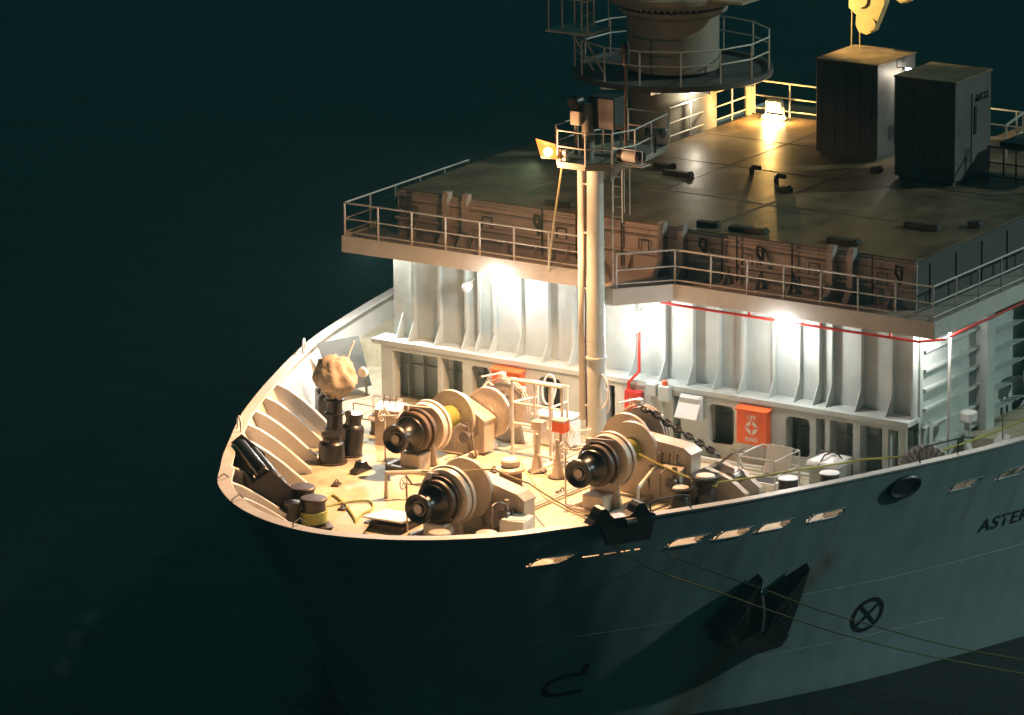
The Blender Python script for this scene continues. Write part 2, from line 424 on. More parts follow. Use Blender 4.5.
# panama chock in the port bulwark (thick oval ring with a dark mouth)
C=on_hull(-3.3,.93,0); tg=(on_hull(-3.0,.93,0)-on_hull(-3.6,.93,0)).normalized(); upv=(on_hull(-3.3,1.2,0)-on_hull(-3.3,.7,0)).normalized(); nn=tg.cross(upv).normalized()
if nn.y>0: nn=-nn
mb=MB(); ring=[C+tg*(.50*math.cos(a))+upv*(.30*math.sin(a))+nn*.03 for a in [2*PI*k/28 for k in range(28)]]
mb.tube(ring,.075,8,closed=True)
mb.add([p-nn*.0 for p in ring],[tuple(range(28))])
mb.build('panama_chock','bollard_black',hull_o)
# ---------------------------------------------------------------- deckhouse
dh=MB()
ZT=4.9
dh.add([(0,-8.8,1.8),(0,8.8,1.8),(0,8.8,ZT),(0,-8.8,ZT)],[(0,1,2,3)])
dh.add([(0,-8.8,0),(0,-8.8,ZT),(3.6,-8.8,ZT),(3.6,-8.8,0)],[(0,1,2,3)])
dh.add([(3.6,-8.5,0),(3.6,-8.5,ZT),(22,-8.5,ZT),(22,-8.5,0)],[(0,1,2,3)])
dh.add([(3.6,-8.8,0),(3.6,-8.8,ZT),(3.6,-8.5,ZT),(3.6,-8.5,0)],[(0,1,2,3)])
dh.add([(0,8.8,0),(0,8.8,ZT),(22,8.8,ZT),(22,8.8,0)],[(0,1,2,3)])
dh.add([(.45,-8.8,0),(.45,8.8,0),(.45,8.8,1.8),(.45,-8.8,1.8)],[(0,1,2,3)])   # recessed lower bulkhead
deckhouse=dh.build('deckhouse','wall_paint',ship)
# lower front plate with openings, rebuilt as pillars, sill and lintel
op=[(392,437,'s'),(441,462,'s'),(470,489,'r'),(538,560,'r'),(604,614,'s'),(672,680,'s'),(708,733,'r'),(785,809,'r'),(815,824,'s'),(829,852,'s'),(859,881,'s'),(887,897,'s')]
XF=-.70
lp=MB()
ys=[]
sh=-.33
segs=[(FY(a,sh),FY(c,sh),t) for a,c,t in op]
prev=8.8
for (ya,yb,t) in segs:
    ya=min(ya,8.62)
    if prev-ya>.01: lp.bb(XF,XF+.05,ya,prev,.0,1.76)
    z0=.42 if t=='r' else .10; z1=1.55 if t=='r' else 1.62
    lp.bb(XF,XF+.05,yb,ya,0,z0); lp.bb(XF,XF+.05,yb,ya,z1,1.76)
    if t=='r': # rounded corners
        for (cy,sy) in ((yb,1),(ya,-1)):
            for (cz_,sz) in ((z0,1),(z1,-1)):
                rr=.16; pts=[(cy,cz_)]+[(cy+sy*rr-sy*rr*math.cos(a),cz_+sz*rr-sz*rr*math.sin(a)) for a in [k*PI/2/6 for k in range(7)]]
                lp.prism(pts,XF+.002,XF+.048,'X')
    # flanged reveals going back into the recess
    for y_ in (ya,yb):
        lp.bb(XF+.052,XF+.36,y_-.012,y_+.012,z0,z1)
    prev=yb
lp.bb(XF,XF+.05,-8.8,prev,0,1.76)
lp.build('lower_front','wall_paint',deckhouse)
# ribs, pipes and shelves inside the recess
rb=MB()
for k in range(34):
    y=8.5-k*.53
    rb.bb(.25,.44,y-.012,y+.012,0,1.76)
for z in (.95,1.35): rb.bb(.34,.438,-8.7,8.7,z-.01,z+.01)
rb.build('recess_ribs','wall_paint',deckhouse)
lg=MB(); lg.bb(XF-.04,-.003,-8.86,9.12,1.765,1.90); lg.build('ledge','wall_paint',deckhouse)
# vertical stiffeners with tapering foot gussets
sxs=[399,413,439,466,479,494,520,547,573,600,634,664,692,718,743,774,799,818,831,860,891]
for k,x in enumerate(sxs):
    y=FY(x)
    deep=.19
    mb=MB()
    V=[(-.003,1.902),(-deep-.30,1.902),(-deep-.29,1.95),(-deep,2.42),(-deep,4.9),(-.003,4.9)]
    if k==0: V=[(-.003,1.902),(-.4,1.902),(-.003,2.6)]
    mb.prism(V,y-.014,y+.014,'Y')
    if k>0: mb.bb(-deep-.02,-deep-.002,y-.045,y+.045,2.46,4.9)
    mb.build('stiffener','wall_paint',deckhouse)
# corner post
cp=MB(); cp.bb(-.05,.12,-8.86,-8.802,1.902,4.9); cp.bb(-.36,-.052,-8.80,-8.74,1.902,4.5); cp.build('corner_post','wall_paint',deckhouse)
# port side: horizontal shelf stiffeners, thick frame, far bay
for k in range(8):
    z=.98+k*.56
    if z>4.4: break
    mb=MB(); mb.bb(.13,3.25,-8.93,-8.803,z-.012,z+.012); mb.bb(.13,3.25,-8.945,-8.93,z-.06,z+.012)
    mb.build('side_stiffener','wall_paint',deckhouse)
fr=MB(); fr.bb(3.25,3.62,-9.16,-8.803,.80,4.49); fr.bb(3.20,3.68,-9.185,-9.16,.80,4.49); fr.build('side_frame','wall_paint',deckhouse); fr=MB(); fr.bb(6.6,6.75,-9.16,-8.503,.80,4.49); fr.build('side_frame','wall_paint',deckhouse)
for k in range(8):
    z=1.05+k*.56
    mb=MB(); mb.bb(3.7,12,-8.80,-8.503,z-.012,z+.012)
    if z<4.4: mb.build('side_stiffener','wall_paint',deckhouse)
# walkway slab: front strip with the bump round the mast, port and starboard wings
wk=MB()
out=[(-1.09,-9.85),(-1.09,-1.5),(-2.45,-.36),(-2.45,.36),(-1.09,1.5),(-1.09,9.85)]
full=out+[(14,9.85),(14,8.8),(0,8.8),(0,-8.8),(22,-8.8),(22,-9.85)]
# floor as separate convex pieces
wk.bb(-1.085,.1,-9.845,9.845,4.86,4.91); wk.prism([(-1.085,-1.49),(-2.44,-.35),(-2.44,.35),(-1.085,1.49)],4.86,4.91,'Z')
wk.bb(.1,22,-9.845,-8.6,4.86,4.91); wk.bb(.1,14,8.6,9.845,4.86,4.91)
# beams below
for k in range(12):
    y=-9.4+k*1.7
    if abs(y)>1.2: wk.prism([(-1.06,4.86),(-1.06,4.62),(-.36,4.52),(-.36,4.86)],y-.01,y+.01,'Y')
for k in range(14): wk.bb(.3+k*1.2,.32+k*1.2,-9.83,-8.82,4.62,4.86)
deck_w=wk.build('walkway','coaming_paint',deckhouse)
fa=MB()
def fascia(p,q,t=.03):
    a=Vector((p[0],p[1],0)); c=Vector((q[0],q[1],0)); d=(c-a); l=d.length; ang=math.atan2(d.y,d.x); m=(a+c)/2
    fa.box((m.x,m.y,4.745),(l+t,t,.49),ang,bev=.006)
for p,q in zip(out,out[1:]): fascia(p,q)
fascia((-1.09,-9.85),(22,-9.85)); fascia((-1.09,9.85),(14,9.85))
fa.build('fascia','rail_paint',deckhouse)
# coaming and upper deck
co=MB()
co.bb(.07,.12,-8.65,8.65,4.912,6.27)
co.bb(-.02,.068,-8.7,8.7,5.42,5.50)   # mid ledge rail
co.bb(-.02,.068,-8.7,8.7,6.16,6.20)
for k in range(16):
    y=8.0-k*1.06
    co.prism([(-.0,4.912),(-.30,4.912),(.066,5.42)],y-.012,y+.012,'Y')
for y in range(-8,9,1):
    pass
co.build('coaming','coaming_paint',deckhouse)
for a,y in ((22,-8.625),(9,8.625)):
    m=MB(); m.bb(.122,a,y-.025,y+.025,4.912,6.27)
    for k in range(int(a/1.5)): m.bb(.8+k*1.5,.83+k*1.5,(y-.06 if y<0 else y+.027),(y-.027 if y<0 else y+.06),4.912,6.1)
    m.build('coaming_side_shaded','coaming_side_shaded',deckhouse)
# paired guide posts on the coaming
for x in (447,466,661,681,830,850):
    y=FY(x,.03); mb=MB(); mb.prism([(-.02-.0,4.912),(-.55,4.912),(-.20,5.35),(-.20,6.28),(-.12,6.45),(.066,6.45),(.066,4.912)],y-.09,y+.09,'Y'); mb.build('guide_post','coaming_paint',deckhouse)
# pipes, hoses, brackets on the coaming
mb=MB()
for x in (411,541,575,620,720,735,790,870):
    y=FY(x,.03); mb.tube([(-.05,y,5.0),(-.05,y,6.35)],.03,6)
for x in (405,538,703,760,898):
    y=FY(x,.03); mb.tube([(-.10,y,5.75),(-.16,y+.1,5.95),(-.10,y+.12,6.12),(-.08,y-.05,6.1),(-.12,y-.06,5.8),(-.1,y,5.62)],.05,6)
for x in (412,486,560,642,715,745,812,880):
    y=FY(x,.03); mb.tube([(-.04,y-.16,5.55),(-.04,y-.16,5.86),(-.04,y+.16,5.86),(-.04,y+.16,5.55)],.022,5)
mb.tube([(-.06,8.4,6.02),(-.08,2,6.0),(-.06,-3,6.03),(-.06,-8.3,6.0)],.015,5)
mb.build('coaming_pipework','dark_plate',deckhouse)
ud=MB()
ud.prism([(.12,-8.6),(.12,8.6),(9.0,8.6),(9.0,4.95),(14.3,4.95),(14.3,-8.6)],6.22,6.30,'Z')
ud.bb(14.3,22,-8.6,-3.0,6.22,6.30)
upper=ud.build('upper_deck','roof_paint',ship)
# seams, lashing points, low fittings on the upper deck
mb=MB()
for y in (-5.2,-1.6,1.9,5.3): mb.bb(.3,8.9 if y>4.9 else 14,y-.015,y+.015,6.302,6.308)
for x in (3.9,7.6,11.0): mb.bb(x-.015,x+.015,-8.4,4.8,6.3022,6.3078)
mb.build('deck_seam','roof_paint',upper)
for (x,y,l,w_,h) in ((.55,3.4,.9,.25,.16),(.55,-1.6,.7,.25,.2),(.55,-2.9,1.2,.3,.16),(.7,-5.9,1.0,.3,.2),(5.3,-1.3,.35,.3,.2),(8.9,-2.3,.3,.3,.22),(5.6,2.5,1.0,.2,.18),(6.3,3.4,.7,.22,.16),(3.4,-6.9,1.1,.25,.2),(4.3,-8.1,.4,.3,.22)):
    m=MB(); h*=.7; m.bb(x,x+w_,y-l/2,y+l/2,6.302,6.302+h,bev=.02); m.bb(x+.03,x+w_-.03,y-l/2+.05,y-l/2+.12,6.302+h,6.302+h+.04); m.build('lashing_fitting','fitting_dark',upper)
for (x,y) in ((6.9,.7),(6.3,-.5)):
    m=MB(); m.tube([(x,y,6.30),(x,y,6.46),(x-.06,y-.10,6.55),(x-.08,y-.34,6.55)],.075,8); m.build('vent_elbow','fitting_dark',upper)

# ---------------------------------------------------------------- foredeck machinery
def hexbolts(mb,c,r,n,s=.03):
    for k in range(n):
        a=2*PI*k/n; mb.lathe([(s,0),(s,.03)],(c[0],c[1]+r*math.cos(a),c[2]+r*math.sin(a)),'X',6)
def make_winch(label,loc,h,side,R=.76,f=(1.75,2.85,3.55,4.35),off=.62,box=(-1.55,.35,1.62,1.30),two=True,rz=0):
    t=thing('mooring_winch',label,'winch',loc,rz,'mooring winches on the foredeck')
    # warping head: dished front flange, waisted barrel, larger back flange
    m=MB(); m.lathe([(.10,.10),(.22,.10),(.30,.02),(.38,-.02),(.41,.03),(.41,.08),(.33,.14),(.25,.26),(.24,.40),(.28,.56),(.38,.68),(.48,.72),(.50,.76),(.49,.80),(.2,.82)],(0,0,h),'X',36)
    wh=m.build('warping_head','black_iron',t)
    m=MB(); m.lathe([(.0,.04),(.13,.04),(.15,.07),(.15,.12)],(0,0,h),'X',24); hexbolts(m,(.03,0,h),.10,6,.015); m.build('shaft_cap','worn_steel',wh)
    # brake band drum, rusty
    m=MB(); m.lathe([(.3,.84),(.52,.84),(.58,.88),(.58,1.30),(.5,1.33),(.3,1.33)],(0,0,h),'X',36)
    br=m.build('brake_drum','brake_rust',t)
    m=MB(); pts=[(1.09,.62*math.cos(a),h+.62*math.sin(a)) for a in [math.radians(-60+k*12) for k in range(25)]]
    m.box((1.09,.30,h+.62),(.16,.16,.20),bev=.02); m.tube([(1.09,.60,h+.35),(1.09,.9,h+.3),(1.02,1.05,h+.55)],.03,6); m.tube([(1.05,.30,h+.70),(1.45,-.25,h+.62)],.03,6)
    m.build('brake_linkage','winch_paint',t)
    m=MB(); m.tube(pts,.04,6); m.build('brake_band','brake_rust',t)
    # drum flanges, with raised rim and ribs
    def flange(x,y,r,th=.07):
        m=MB(); m.lathe([(.12,-th/2),(r-.06,-th/2),(r-.05,-th/2-.02),(r,-th/2-.02),(r,th/2+.02),(r-.05,th/2+.02),(r-.06,th/2),(.12,th/2)],(x,y,h),'X',56)
        m.lathe([(.2,-.07),(.2,.07)],(x,y,h),'X',20); hexbolts(m,(x-.09,y,h),.36,8,.022)
        return m.build('drum_flange','winch_paint',t)
    flange(f[0],0,R-.02); flange(f[1],0,R)
    m=MB(); m.lathe([(R-.14,f[0]-.30),(R-.08,f[0]-.28),(R-.06,f[0]-.10),(R-.10,f[0]-.06)],(0,0,h),'X',48,caps=True); m.build('drum_flange','winch_paint',t)
    m=MB(); prof=[]
    k=0; x=f[0]+.05
    while x<f[1]-.06:
        prof+= [(.30,x),(.335,x+.025)]; x+=.05
    m.lathe(prof,(0,0,h),'X',24); m.build('rope_coil','rope_yellow',t)
    # pedestals (A shaped side frames)
    m=MB()
    for x in (1.40,):
        m.prism([(-.55,0),(.55,0),(.26,h+.16),(-.26,h+.16)],x-.06,x+.06,'X')
        m.bb(x-.25,x+.25,-.62,.62,0,.05); m.lathe([(.24,-.13),(.24,.13)],(x,0,h),'X',20)
    m.bb(.75,1.34,-.34,.34,0,.50,bev=.03)
    m.build('pedestal','winch_paint',t); m=MB(); m.prism([(-.5,0),(.5,0),(.22,h+.1),(-.22,h+.1)],f[1]+.10,f[1]+.16,'X')
    m.build('pedestal','winch_paint',t)
    m=MB(); m.bb(.6,f[1]+1.2,-.75,-.62,0,.14); m.bb(.6,f[1]+1.2,.62,.75,0,.14); m.bb(.6,.72,-.62,.62,0,.12)
    m.build('base_frame','winch_paint',t)
    # gearbox running to port with sloping lid
    y0,y1,za,zb=box; x0,x1=f[1]+.2,f[1]+.72
    m=MB(); m.prism([(y1,.1),(y1,za-.18),(y1-.3,za),(y0+.25,zb),(y0,zb-.16),(y0,.1)],x0,x1,'X')
    gb=m.build('gearbox','winch_paint',t,)
    m=MB(); m.prism([(y1+.03,za-.20),(y1-.30,za+.04),(y0+.22,zb+.04),(y0-.03,zb-.12),(y0-.03,zb-.17),(y0+.22,zb-.0),(y1-.3,za-.0),(y1+.03,za-.25)],x0-.03,x1+.03,'X')
    for k in range(4): m.bb(x0-.025,x0-.002,y0+.15+k*.4,y0+.19+k*.4,.12,zb-.1)
    m.bb(x0-.03,x0-.002,y0+.06,y1-.05,.55,.60)
    m.build('gearbox_lid','winch_paint',gb)
    m=MB(); yb=y0+.35
    m.lathe([(.17,0),(.17,.10),(.13,.11),(.13,.42),(.09,.44),(.09,.5)],(x0-.52,yb,.62),'X',18); m.lathe([(.07,0),(.07,.4)],(x0-.3,yb,.62),'Z',10)
    m.tube([(x0-.35,yb,.9),(x0-.55,yb+.12,1.02),(x0-.8,yb+.15,.95),(x0-.8,yb+.15,.3)],.03,6); m.tube([(x0-.25,yb-.1,.75),(x0-.4,yb-.25,.4),(x0-.3,yb-.28,.06)],.03,6)
    m.build('hydraulic_motor','worn_steel',t)
    if two:
        yo=off*side
        r2=R-.02
        flange(f[2],yo,r2); flange(f[3],yo,r2-.02,.11)
        m=MB(); c=[]
        m.lathe([(.34,f[2]+.1),(.34,f[2]+.2),(.52,f[2]+.28),(.40,f[2]+.38),(.40,f[3]-.34),(.52,f[3]-.26),(.34,f[3]-.2),(.34,f[3]-.1)],(0,yo,h),'X',24)
        for k in range(6):
            a=k*PI/3; m.box(((f[2]+f[3])/2,yo+.45*math.cos(a),h+.45*math.sin(a)),(.36,.12,.12),M=Matrix.Rotation(a,4,'X'))
        m.build('chain_wheel','worn_steel',t)
        m=MB(); x=f[3]+.0
        pts=[(x,yo+(r2+.05)*math.cos(a),h+(r2+.05)*math.sin(a)) for a in [math.radians(-50+k*10) for k in range(27)]]
        for p in (-.06,.06): m.tube([(q[0]+p,q[1],q[2]) for q in pts],.03,6)
        m.box((x,yo+.1,h+r2+.12),(.22,.18,.2),bev=.02); m.tube([(x,yo+.15,h+r2+.2),(x-.7,yo+.35,h+r2+.22)],.025,6); m.box((x,yo-.6,h+.55),(.2,.12,.16),bev=.02)
        m.build('brake_band','winch_paint',t)
        m=MB(); m.prism([(yo-.5,0),(yo+.5,0),(yo+.22,h+.14),(yo-.22,h+.14)],f[3]+.16,f[3]+.26,'X'); m.build('pedestal','winch_paint',t)
    # handwheel and brake lever on the inboard side
    m=MB(); cx,cy,cz=1.2,1.25,h+.25
    m.tube([(cx+.17*math.cos(a),cy,cz+.17*math.sin(a)) for a in [k*PI/8 for k in range(16)]],.016,6,closed=True)
    for k in range(3): a=k*PI/3; m.tube([(cx-.17*math.cos(a),cy,cz-.17*math.sin(a)),(cx+.17*math.cos(a),cy,cz+.17*math.sin(a))],.01,5)
    m.tube([(cx,cy,cz),(cx,.55,cz)],.02,6); m.tube([(cx,1.15,0),(cx,1.15,cz)],.03,6)
    m.build('handwheel','rail_paint',t)
    return t
make_winch('cream mooring winch at the starboard side, farthest from the viewer, with four wide discs',(-7.1,3.95,0),1.1,-1,f=(1.75,2.9,3.75,4.6),off=.68,box=(-.95,.45,1.55,1.15))
make_winch('cream mooring winch nearest the bow rail, rope led off its single drum',(-12.45,-.45,0),1.1,1,R=.86,f=(1.55,2.35,0,0),box=(-1.75,.2,1.42,1.08),two=False)
make_winch('winch at the foot of the mast with anchor chain leading off to port',(-7.95,-2.65,0),1.3,1,R=.80,box=(-1.75,.25,1.62,1.48))
# anchor chain from the winch to its stopper
def chain(pts,ln=.27,w=.15,r=.034):
    P=[Vector(p) for p in pts]; segs=[(P[i+1]-P[i]).length for i in range(len(P)-1)]; tot=sum(segs); n=int(tot/(ln*.72)); mb=MB()
    for k in range(n):
        d=(k+.5)*tot/n; i=0
        while i<len(segs)-1 and d>segs[i]: d-=segs[i]; i+=1
        c=P[i].lerp(P[i+1],d/segs[i]); t=(P[i+1]-P[i]).normalized(); a=t.cross(Vector((0,0,1)));
        if a.length<.1: a=Vector((1,0,0))
        a.normalize(); b_=a.cross(t)
        s=a if k%2 else b_
        s=(a+b_*.6*(1 if k%2 else -1)).normalized()
        ring=[]
        for q in range(12):
            an=2*PI*q/12; ring.append(c+t*(ln/2*math.cos(an))*1.0+s*(w/2*math.sin(an))*1.15)
        mb.tube(ring,r,6,closed=True); mb.tube([c-s*w/2,c+s*w/2],r*.7,5)
    return mb
tag(chain([(-3.72,-2.1,2.08),(-3.72,-2.5,1.98),(-3.75,-3.0,1.74),(-3.8,-3.9,1.42),(-3.85,-4.65,1.12)]).build('anchor_chain','chain_steel'),'dark studded anchor chain running from winch to chain stopper','chain')
t=thing('chain_stopper','grey chain stopper housing under the end of the anchor chain','chain stopper',(-4.0,-4.9,0))
m=MB(); m.prism([(-1.0,0),(.75,0),(.75,.62),(.35,.92),(-.45,.72),(-1.0,.35)],-.50,-.30,'X'); m.prism([(-1.0,0),(.75,0),(.75,.62),(.35,.92),(-.45,.72),(-1.0,.35)],.25,.45,'X'); m.bb(-.6,.55,-1.05,.85,0,.05); m.build('side_plate','winch_paint',t)
m=MB(); m.lathe([(.2,-.28),(.12,-.12),(.12,.10),(.2,.24)],(0,-.35,.62),'X',16); m.build('roller','worn_steel',t)
m=MB(); m.tube([(.0,.2,.9),(.0,-.25,1.25),(.02,-.3,1.3)],.04,6); m.bb(-.25,.2,.25,.45,.62,.85); m.build('pawl_bar','worn_steel',t)
# valve wheels on a thin stand
t=thing('valve_stand','thin stand with crossed handles beside the chain stopper','valve',(-3.3,-4.95,0))
m=MB(); m.tube([(0,0,0),(0,0,1.15)],.03,6); m.tube([(0,0,1.0),(-.05,-.45,.15)],.03,6); m.build('stem','rail_paint',t)
m=MB()
for a in (.3,1.5,2.6): m.tube([(-.22*math.cos(a),-.22*math.sin(a),1.15-.08*math.cos(a)),(.22*math.cos(a),.22*math.sin(a),1.15+.08*math.cos(a))],.02,5)
m.build('handle','worn_steel',t)
# control stand by winch
def control(loc,label,w=.8,h=1.0,rz=0):
    t=thing('control_stand',label,'control stand',loc,rz)
    m=MB(); m.prism([(-.22,0),(.22,0),(.22,h),(-.22,h-.12)],-w/2,w/2,'Y'); m.build('cabinet','winch_paint',t)
    m=MB(); m.prism([(-.25,h-.12),(.25,h+.015),(.25,h+.045),(-.25,h-.09)],-w/2-.03,w/2+.03,'Y'); m.build('cabinet_lid','winch_paint',t)
    m=MB()
    for y in (-w/4,0,w/4): m.tube([(0,y,h),(.06,y,h+.24)],.014,5); m.lathe([(0,-.03),(.03,0),(0,.03)],(.065,y,h+.26),'Z',8)
    m.build('lever','black_iron',t)
    return t
control((-5.0,-3.75,0),'grey control cabinet in front of the winch at the mast',.95,1.02)
control((-4.35,6.0,0),'cream control cabinet with levers behind the starboard winch head',.75,1.15,.2)
# angled pipe guards beside the mast winch
m=MB()
m.tube([(-6.3,-3.55,.05),(-6.3,-3.55,.62),(-5.2,-3.45,.95),(-5.0,-3.4,.3)],.055,8); tag(m.build('pipe_guard','white_paint'),'pale bent pipe guard low beside the mast winch drum','guard bar')
m=MB(); m.tube([(-5.15,-3.4,1.2),(-4.3,-3.35,1.42),(-4.2,-3.9,1.44)],.05,8); m.tube([(-4.9,-3.95,.0),(-4.9,-3.95,1.1),(-4.4,-4.0,1.2),(-4.4,-4.0,0)],.06,8); tag(m.build('pipe_guard','white_paint'),'pale upright pipe hoop between grey cabinet and anchor chain','guard bar')
m=MB(); m.tube([(-8.9,3.0,.0),(-8.9,3.0,.72),(-8.1,1.9,.72),(-8.1,1.9,0)],.07,8); m.bb(-8.3,-7.9,1.7,2.1,0,.5); tag(m.build('pipe_guard','winch_paint'),'cream pipe bar on the deck between the two forward winches','guard bar')
# vertical rollers with flared caps, port side
def roller(loc,label,r=.34,h=.85,m1='black_iron',m2='white_paint'):
    t=thing('roller_pedestal',label,'roller',loc)
    m=MB(); m.lathe([(r*1.15,0),(r*1.15,.05),(r*.85,.06),(r*.78,h*.45),(r*.62,h*.62),(r*.8,h*.82),(r*1.12,h*.95),(r*1.12,h),(r*.9,h),(r*.8,h-.05),(0,h-.05)],n=28); m.build('barrel',m1,t)
    m=MB(); m.lathe([(r*.72,0),(r*.66,.05),(0,.07)],(0,0,h-.045),n=20); m.build('cap',m2,t)
    return t
roller((-5.2,-5.05,0),'tall black flared roller with white cap nearest the port rail cabinet',.38,.95)
roller((-5.75,-4.6,0),'low black flared roller with white cap beside the taller one',.33,.68)
# bollard pairs
def bollards(label,loc,rz,gap,r,h,mt,cap=None,rope=False,flare=True):
    t=thing('bollard_pair',label,'bollard',loc,rz)
    m=MB(); m.bb(-gap/2-r*1.5,gap/2+r*1.5,-r*1.4,r*1.4,0,.10,bev=.02); m.build('base',mt,t)
    for s in (-1,1):
        m=MB(); prof=[(r,.102),(r,h-.10)]
        if flare: prof+= [(r*1.12,h-.08),(r*1.12,h-.03)]
        prof+=[(r*1.02,h),(0,h+.01)]
        m.lathe(prof,(s*gap/2,0,0),n=30); p=m.build('post',mt,t)
        if cap: m=MB(); m.lathe([(r*1.05,0),(r*1.0,.02),(0,.03)],(s*gap/2,0,h+.012),n=28); m.build('post_cap',cap,p)
        if rope:
            m=MB(); 
            for k in range(5): m.tube([(s*gap/2+(r+.03)*math.cos(a),(r+.03)*math.sin(a),.20+k*.065+.012*math.sin(a*2)) for a in [q*PI/12 for q in range(24)]],.034,6,closed=True)
            m.build('rope_turns','rope_yellow',p)
    return t
a=Vector((-11.38,4.14,0));b_=Vector((-12.39,2.91,0)); c=(a+b_)/2
bollards('brown twin bollard by the bow rail wrapped in yellow rope',(c.x,c.y,0),math.atan2(b_.y-a.y,b_.x-a.x),(b_-a).length*.72,.33,.85,'bollard_brown',rope=True)
a=Vector((-3.9,-6.9,0));b_=Vector((-2.85,-7.6,0)); c=(a+b_)/2
bollards('black twin bollard with white tops beside the port rail',(c.x,c.y,0),math.atan2(b_.y-a.y,b_.x-a.x),(b_-a).length,.27,.80,'bollard_black',cap='white_paint',flare=False)
a=Vector((-12.3,-1.3,0));b_=Vector((-11.7,-2.4,0)); c=(a+b_)/2
bollards('cream twin bollard close behind the bow rail under the nearest winch',(c.x-.5,c.y-.1,0),math.atan2(b_.y-a.y,b_.x-a.x),(b_-a).length,.27,.72,'winch_paint')
# bow roller fairlead lying along the rail
t=thing('roller_fairlead','heavy rusty black roller fairlead along the bow rail','fairlead',(-11.75,4.95,0),math.atan2(2.6,2.3))
t.location=(-11.6,5.1,0)
m=MB(); m.bb(-1.6,1.6,-.25,.75,0,.75,bev=.04); m.prism([(-.3,0),(.8,0),(.8,1.3),(.2,1.6),(-.3,1.1)],-1.72,-1.5,'X'); m.prism([(-.3,0),(.8,0),(.8,1.4),(.3,1.75),(-.3,1.2)],1.5,1.72,'X'); m.bb(-1.5,1.5,.62,.78,.75,1.35,bev=.03)
m.build('frame','fairlead_paint',t)
for (y,z,r) in ((.42,1.50,.20),(.05,1.28,.17),(-.22,.98,.15)):
    m=MB(); m.lathe([(r*.8,-1.49),(r,-1.42),(r,1.42),(r*.8,1.49)],(0,y,z),'X',22); m.build('roller','black_iron',t)
m=MB(); m.lathe([(.3,0),(.3,.1),(.2,.18),(.17,.55),(.24,.7),(.24,.8),(0,.84)],(-2.0,-.25,.0),n=22); m.build('roller','black_iron',t)
m=MB(); m.lathe([(.16,.46),(.13,.6),(.13,.95),(.17,1.05),(0,1.08)],(-1.15,-.22,0),n=16);m.lathe([(.16,.46),(.13,.6),(.13,.95),(.17,1.05),(0,1.08)],(-.6,-.26,0),n=16); m.build('roller','black_iron',t)
# pedestal rollers aft of it
def ped(loc,label,r,h,tilt=0):
    t=thing('roller_pedestal',label,'roller',loc); t.rotation_euler=(tilt,tilt*.5,0)
    m=MB(); m.lathe([(r,0),(r,h*.62),(r*.93,h*.68),(r*.70,h*.74),(r*.66,h*.86),(r*.78,h*.92),(r*.78,h),(r*.3,h+.02)],n=28); m.build('barrel','black_iron',t)
    m=MB(); m.lathe([(r*1.2,0),(r*1.2,.05),(0,.052)],n=24); m.build('base','bollard_brown',t)
    m=MB(); m.tube([(r*.95,0,h*.5),(r*.95,0,h*.62)],.05,8,closed=False); m.build('lug','worn_steel',t)
    return t
ped((-6.75,6.35,0),'short brown capped roller post in front of the canvas bundle',.37,.86)
ped((-5.85,6.35,0),'taller black capped roller post leaning behind the short brown one',.33,1.25,.10)
# pedestal with a canvas wrapped bundle on top
t=thing('covered_davit','crumpled beige canvas bundle wrapped over a black davit post at the starboard rail','covered davit',(-5.3,7.25,0))
m=MB(); m.lathe([(.38,0),(.38,.06),(.24,.08),(.22,1.5),(.27,1.55),(.27,1.62)],n=22)
for z in (.5,.95,1.35): m.lathe([(.30,z),(.30,z+.05)],n=22)
m.build('post','black_iron',t)
bm=bmesh.new(); bmesh.ops.create_icosphere(bm,subdivisions=4,radius=1)
from mathutils import noise
for v in bm.verts:
    d=v.co.normalized(); q=noise.noise(d*1.5+Vector((3,1,7)))*.20-abs(noise.noise(d*2.0+Vector((1,5,2))))*.30-abs(noise.noise(d*4.2))*.13+.13
    a=math.atan2(d.y,d.x); q+=.05*math.sin(a*9+d.z*4)
    r=.62*(1+q); v.co=Vector((d.x*r*.80,d.y*r*1.05,d.z*r*1.0))
    if v.co.z<-.2: f=1-min(.5,(-.2-v.co.z)*1.2); v.co.x*=f; v.co.y*=f
for f in bm.faces: f.smooth=True
me=bpy.data.meshes.new('canvas_cover'); bm.to_mesh(me); bm.free(); me.materials.append(MATS['canvas'])
cv=bpy.data.objects.new('canvas_cover',me); COL.objects.link(cv); cv.parent=t; cv.location=(0,-.05,2.0)
m=MB()
for z,rr in ((1.62,.36),): m.tube([(rr*.86*math.cos(a),rr*1.1*math.sin(a),z+.03*math.sin(3*a)) for a in [q*PI/10 for q in range(20)]],.018,5,closed=True)
m.build('lashing','rope_pale',t)
m=MB(); m.tube([(.5,.3,1.2),(.7,-.1,2.7),(.75,-.2,2.95)],.03,6); m.lathe([(.14,0),(.16,.1),(.05,.2)],(.6,-.55,2.1),'X',14); m.build('davit_arm','white_paint',t)
# small universal fairlead, starboard
t=thing('roller_fairlead','small black double roller fairlead against the starboard bulwark','fairlead',(-2.9,9.25,.30),-2.45)
m=MB(); m.bb(-.65,.65,-.28,.28,-.3,.42,bev=.03); m.build('frame','black_iron',t)
for x in (-.38,.42):
    m=MB(); m.lathe([(.28,.422),(.20,.50),(.17,.66),(.26,.82),(.28,.88),(.1,.92)],(x,0,0),n=22); m.build('roller','black_iron',t)
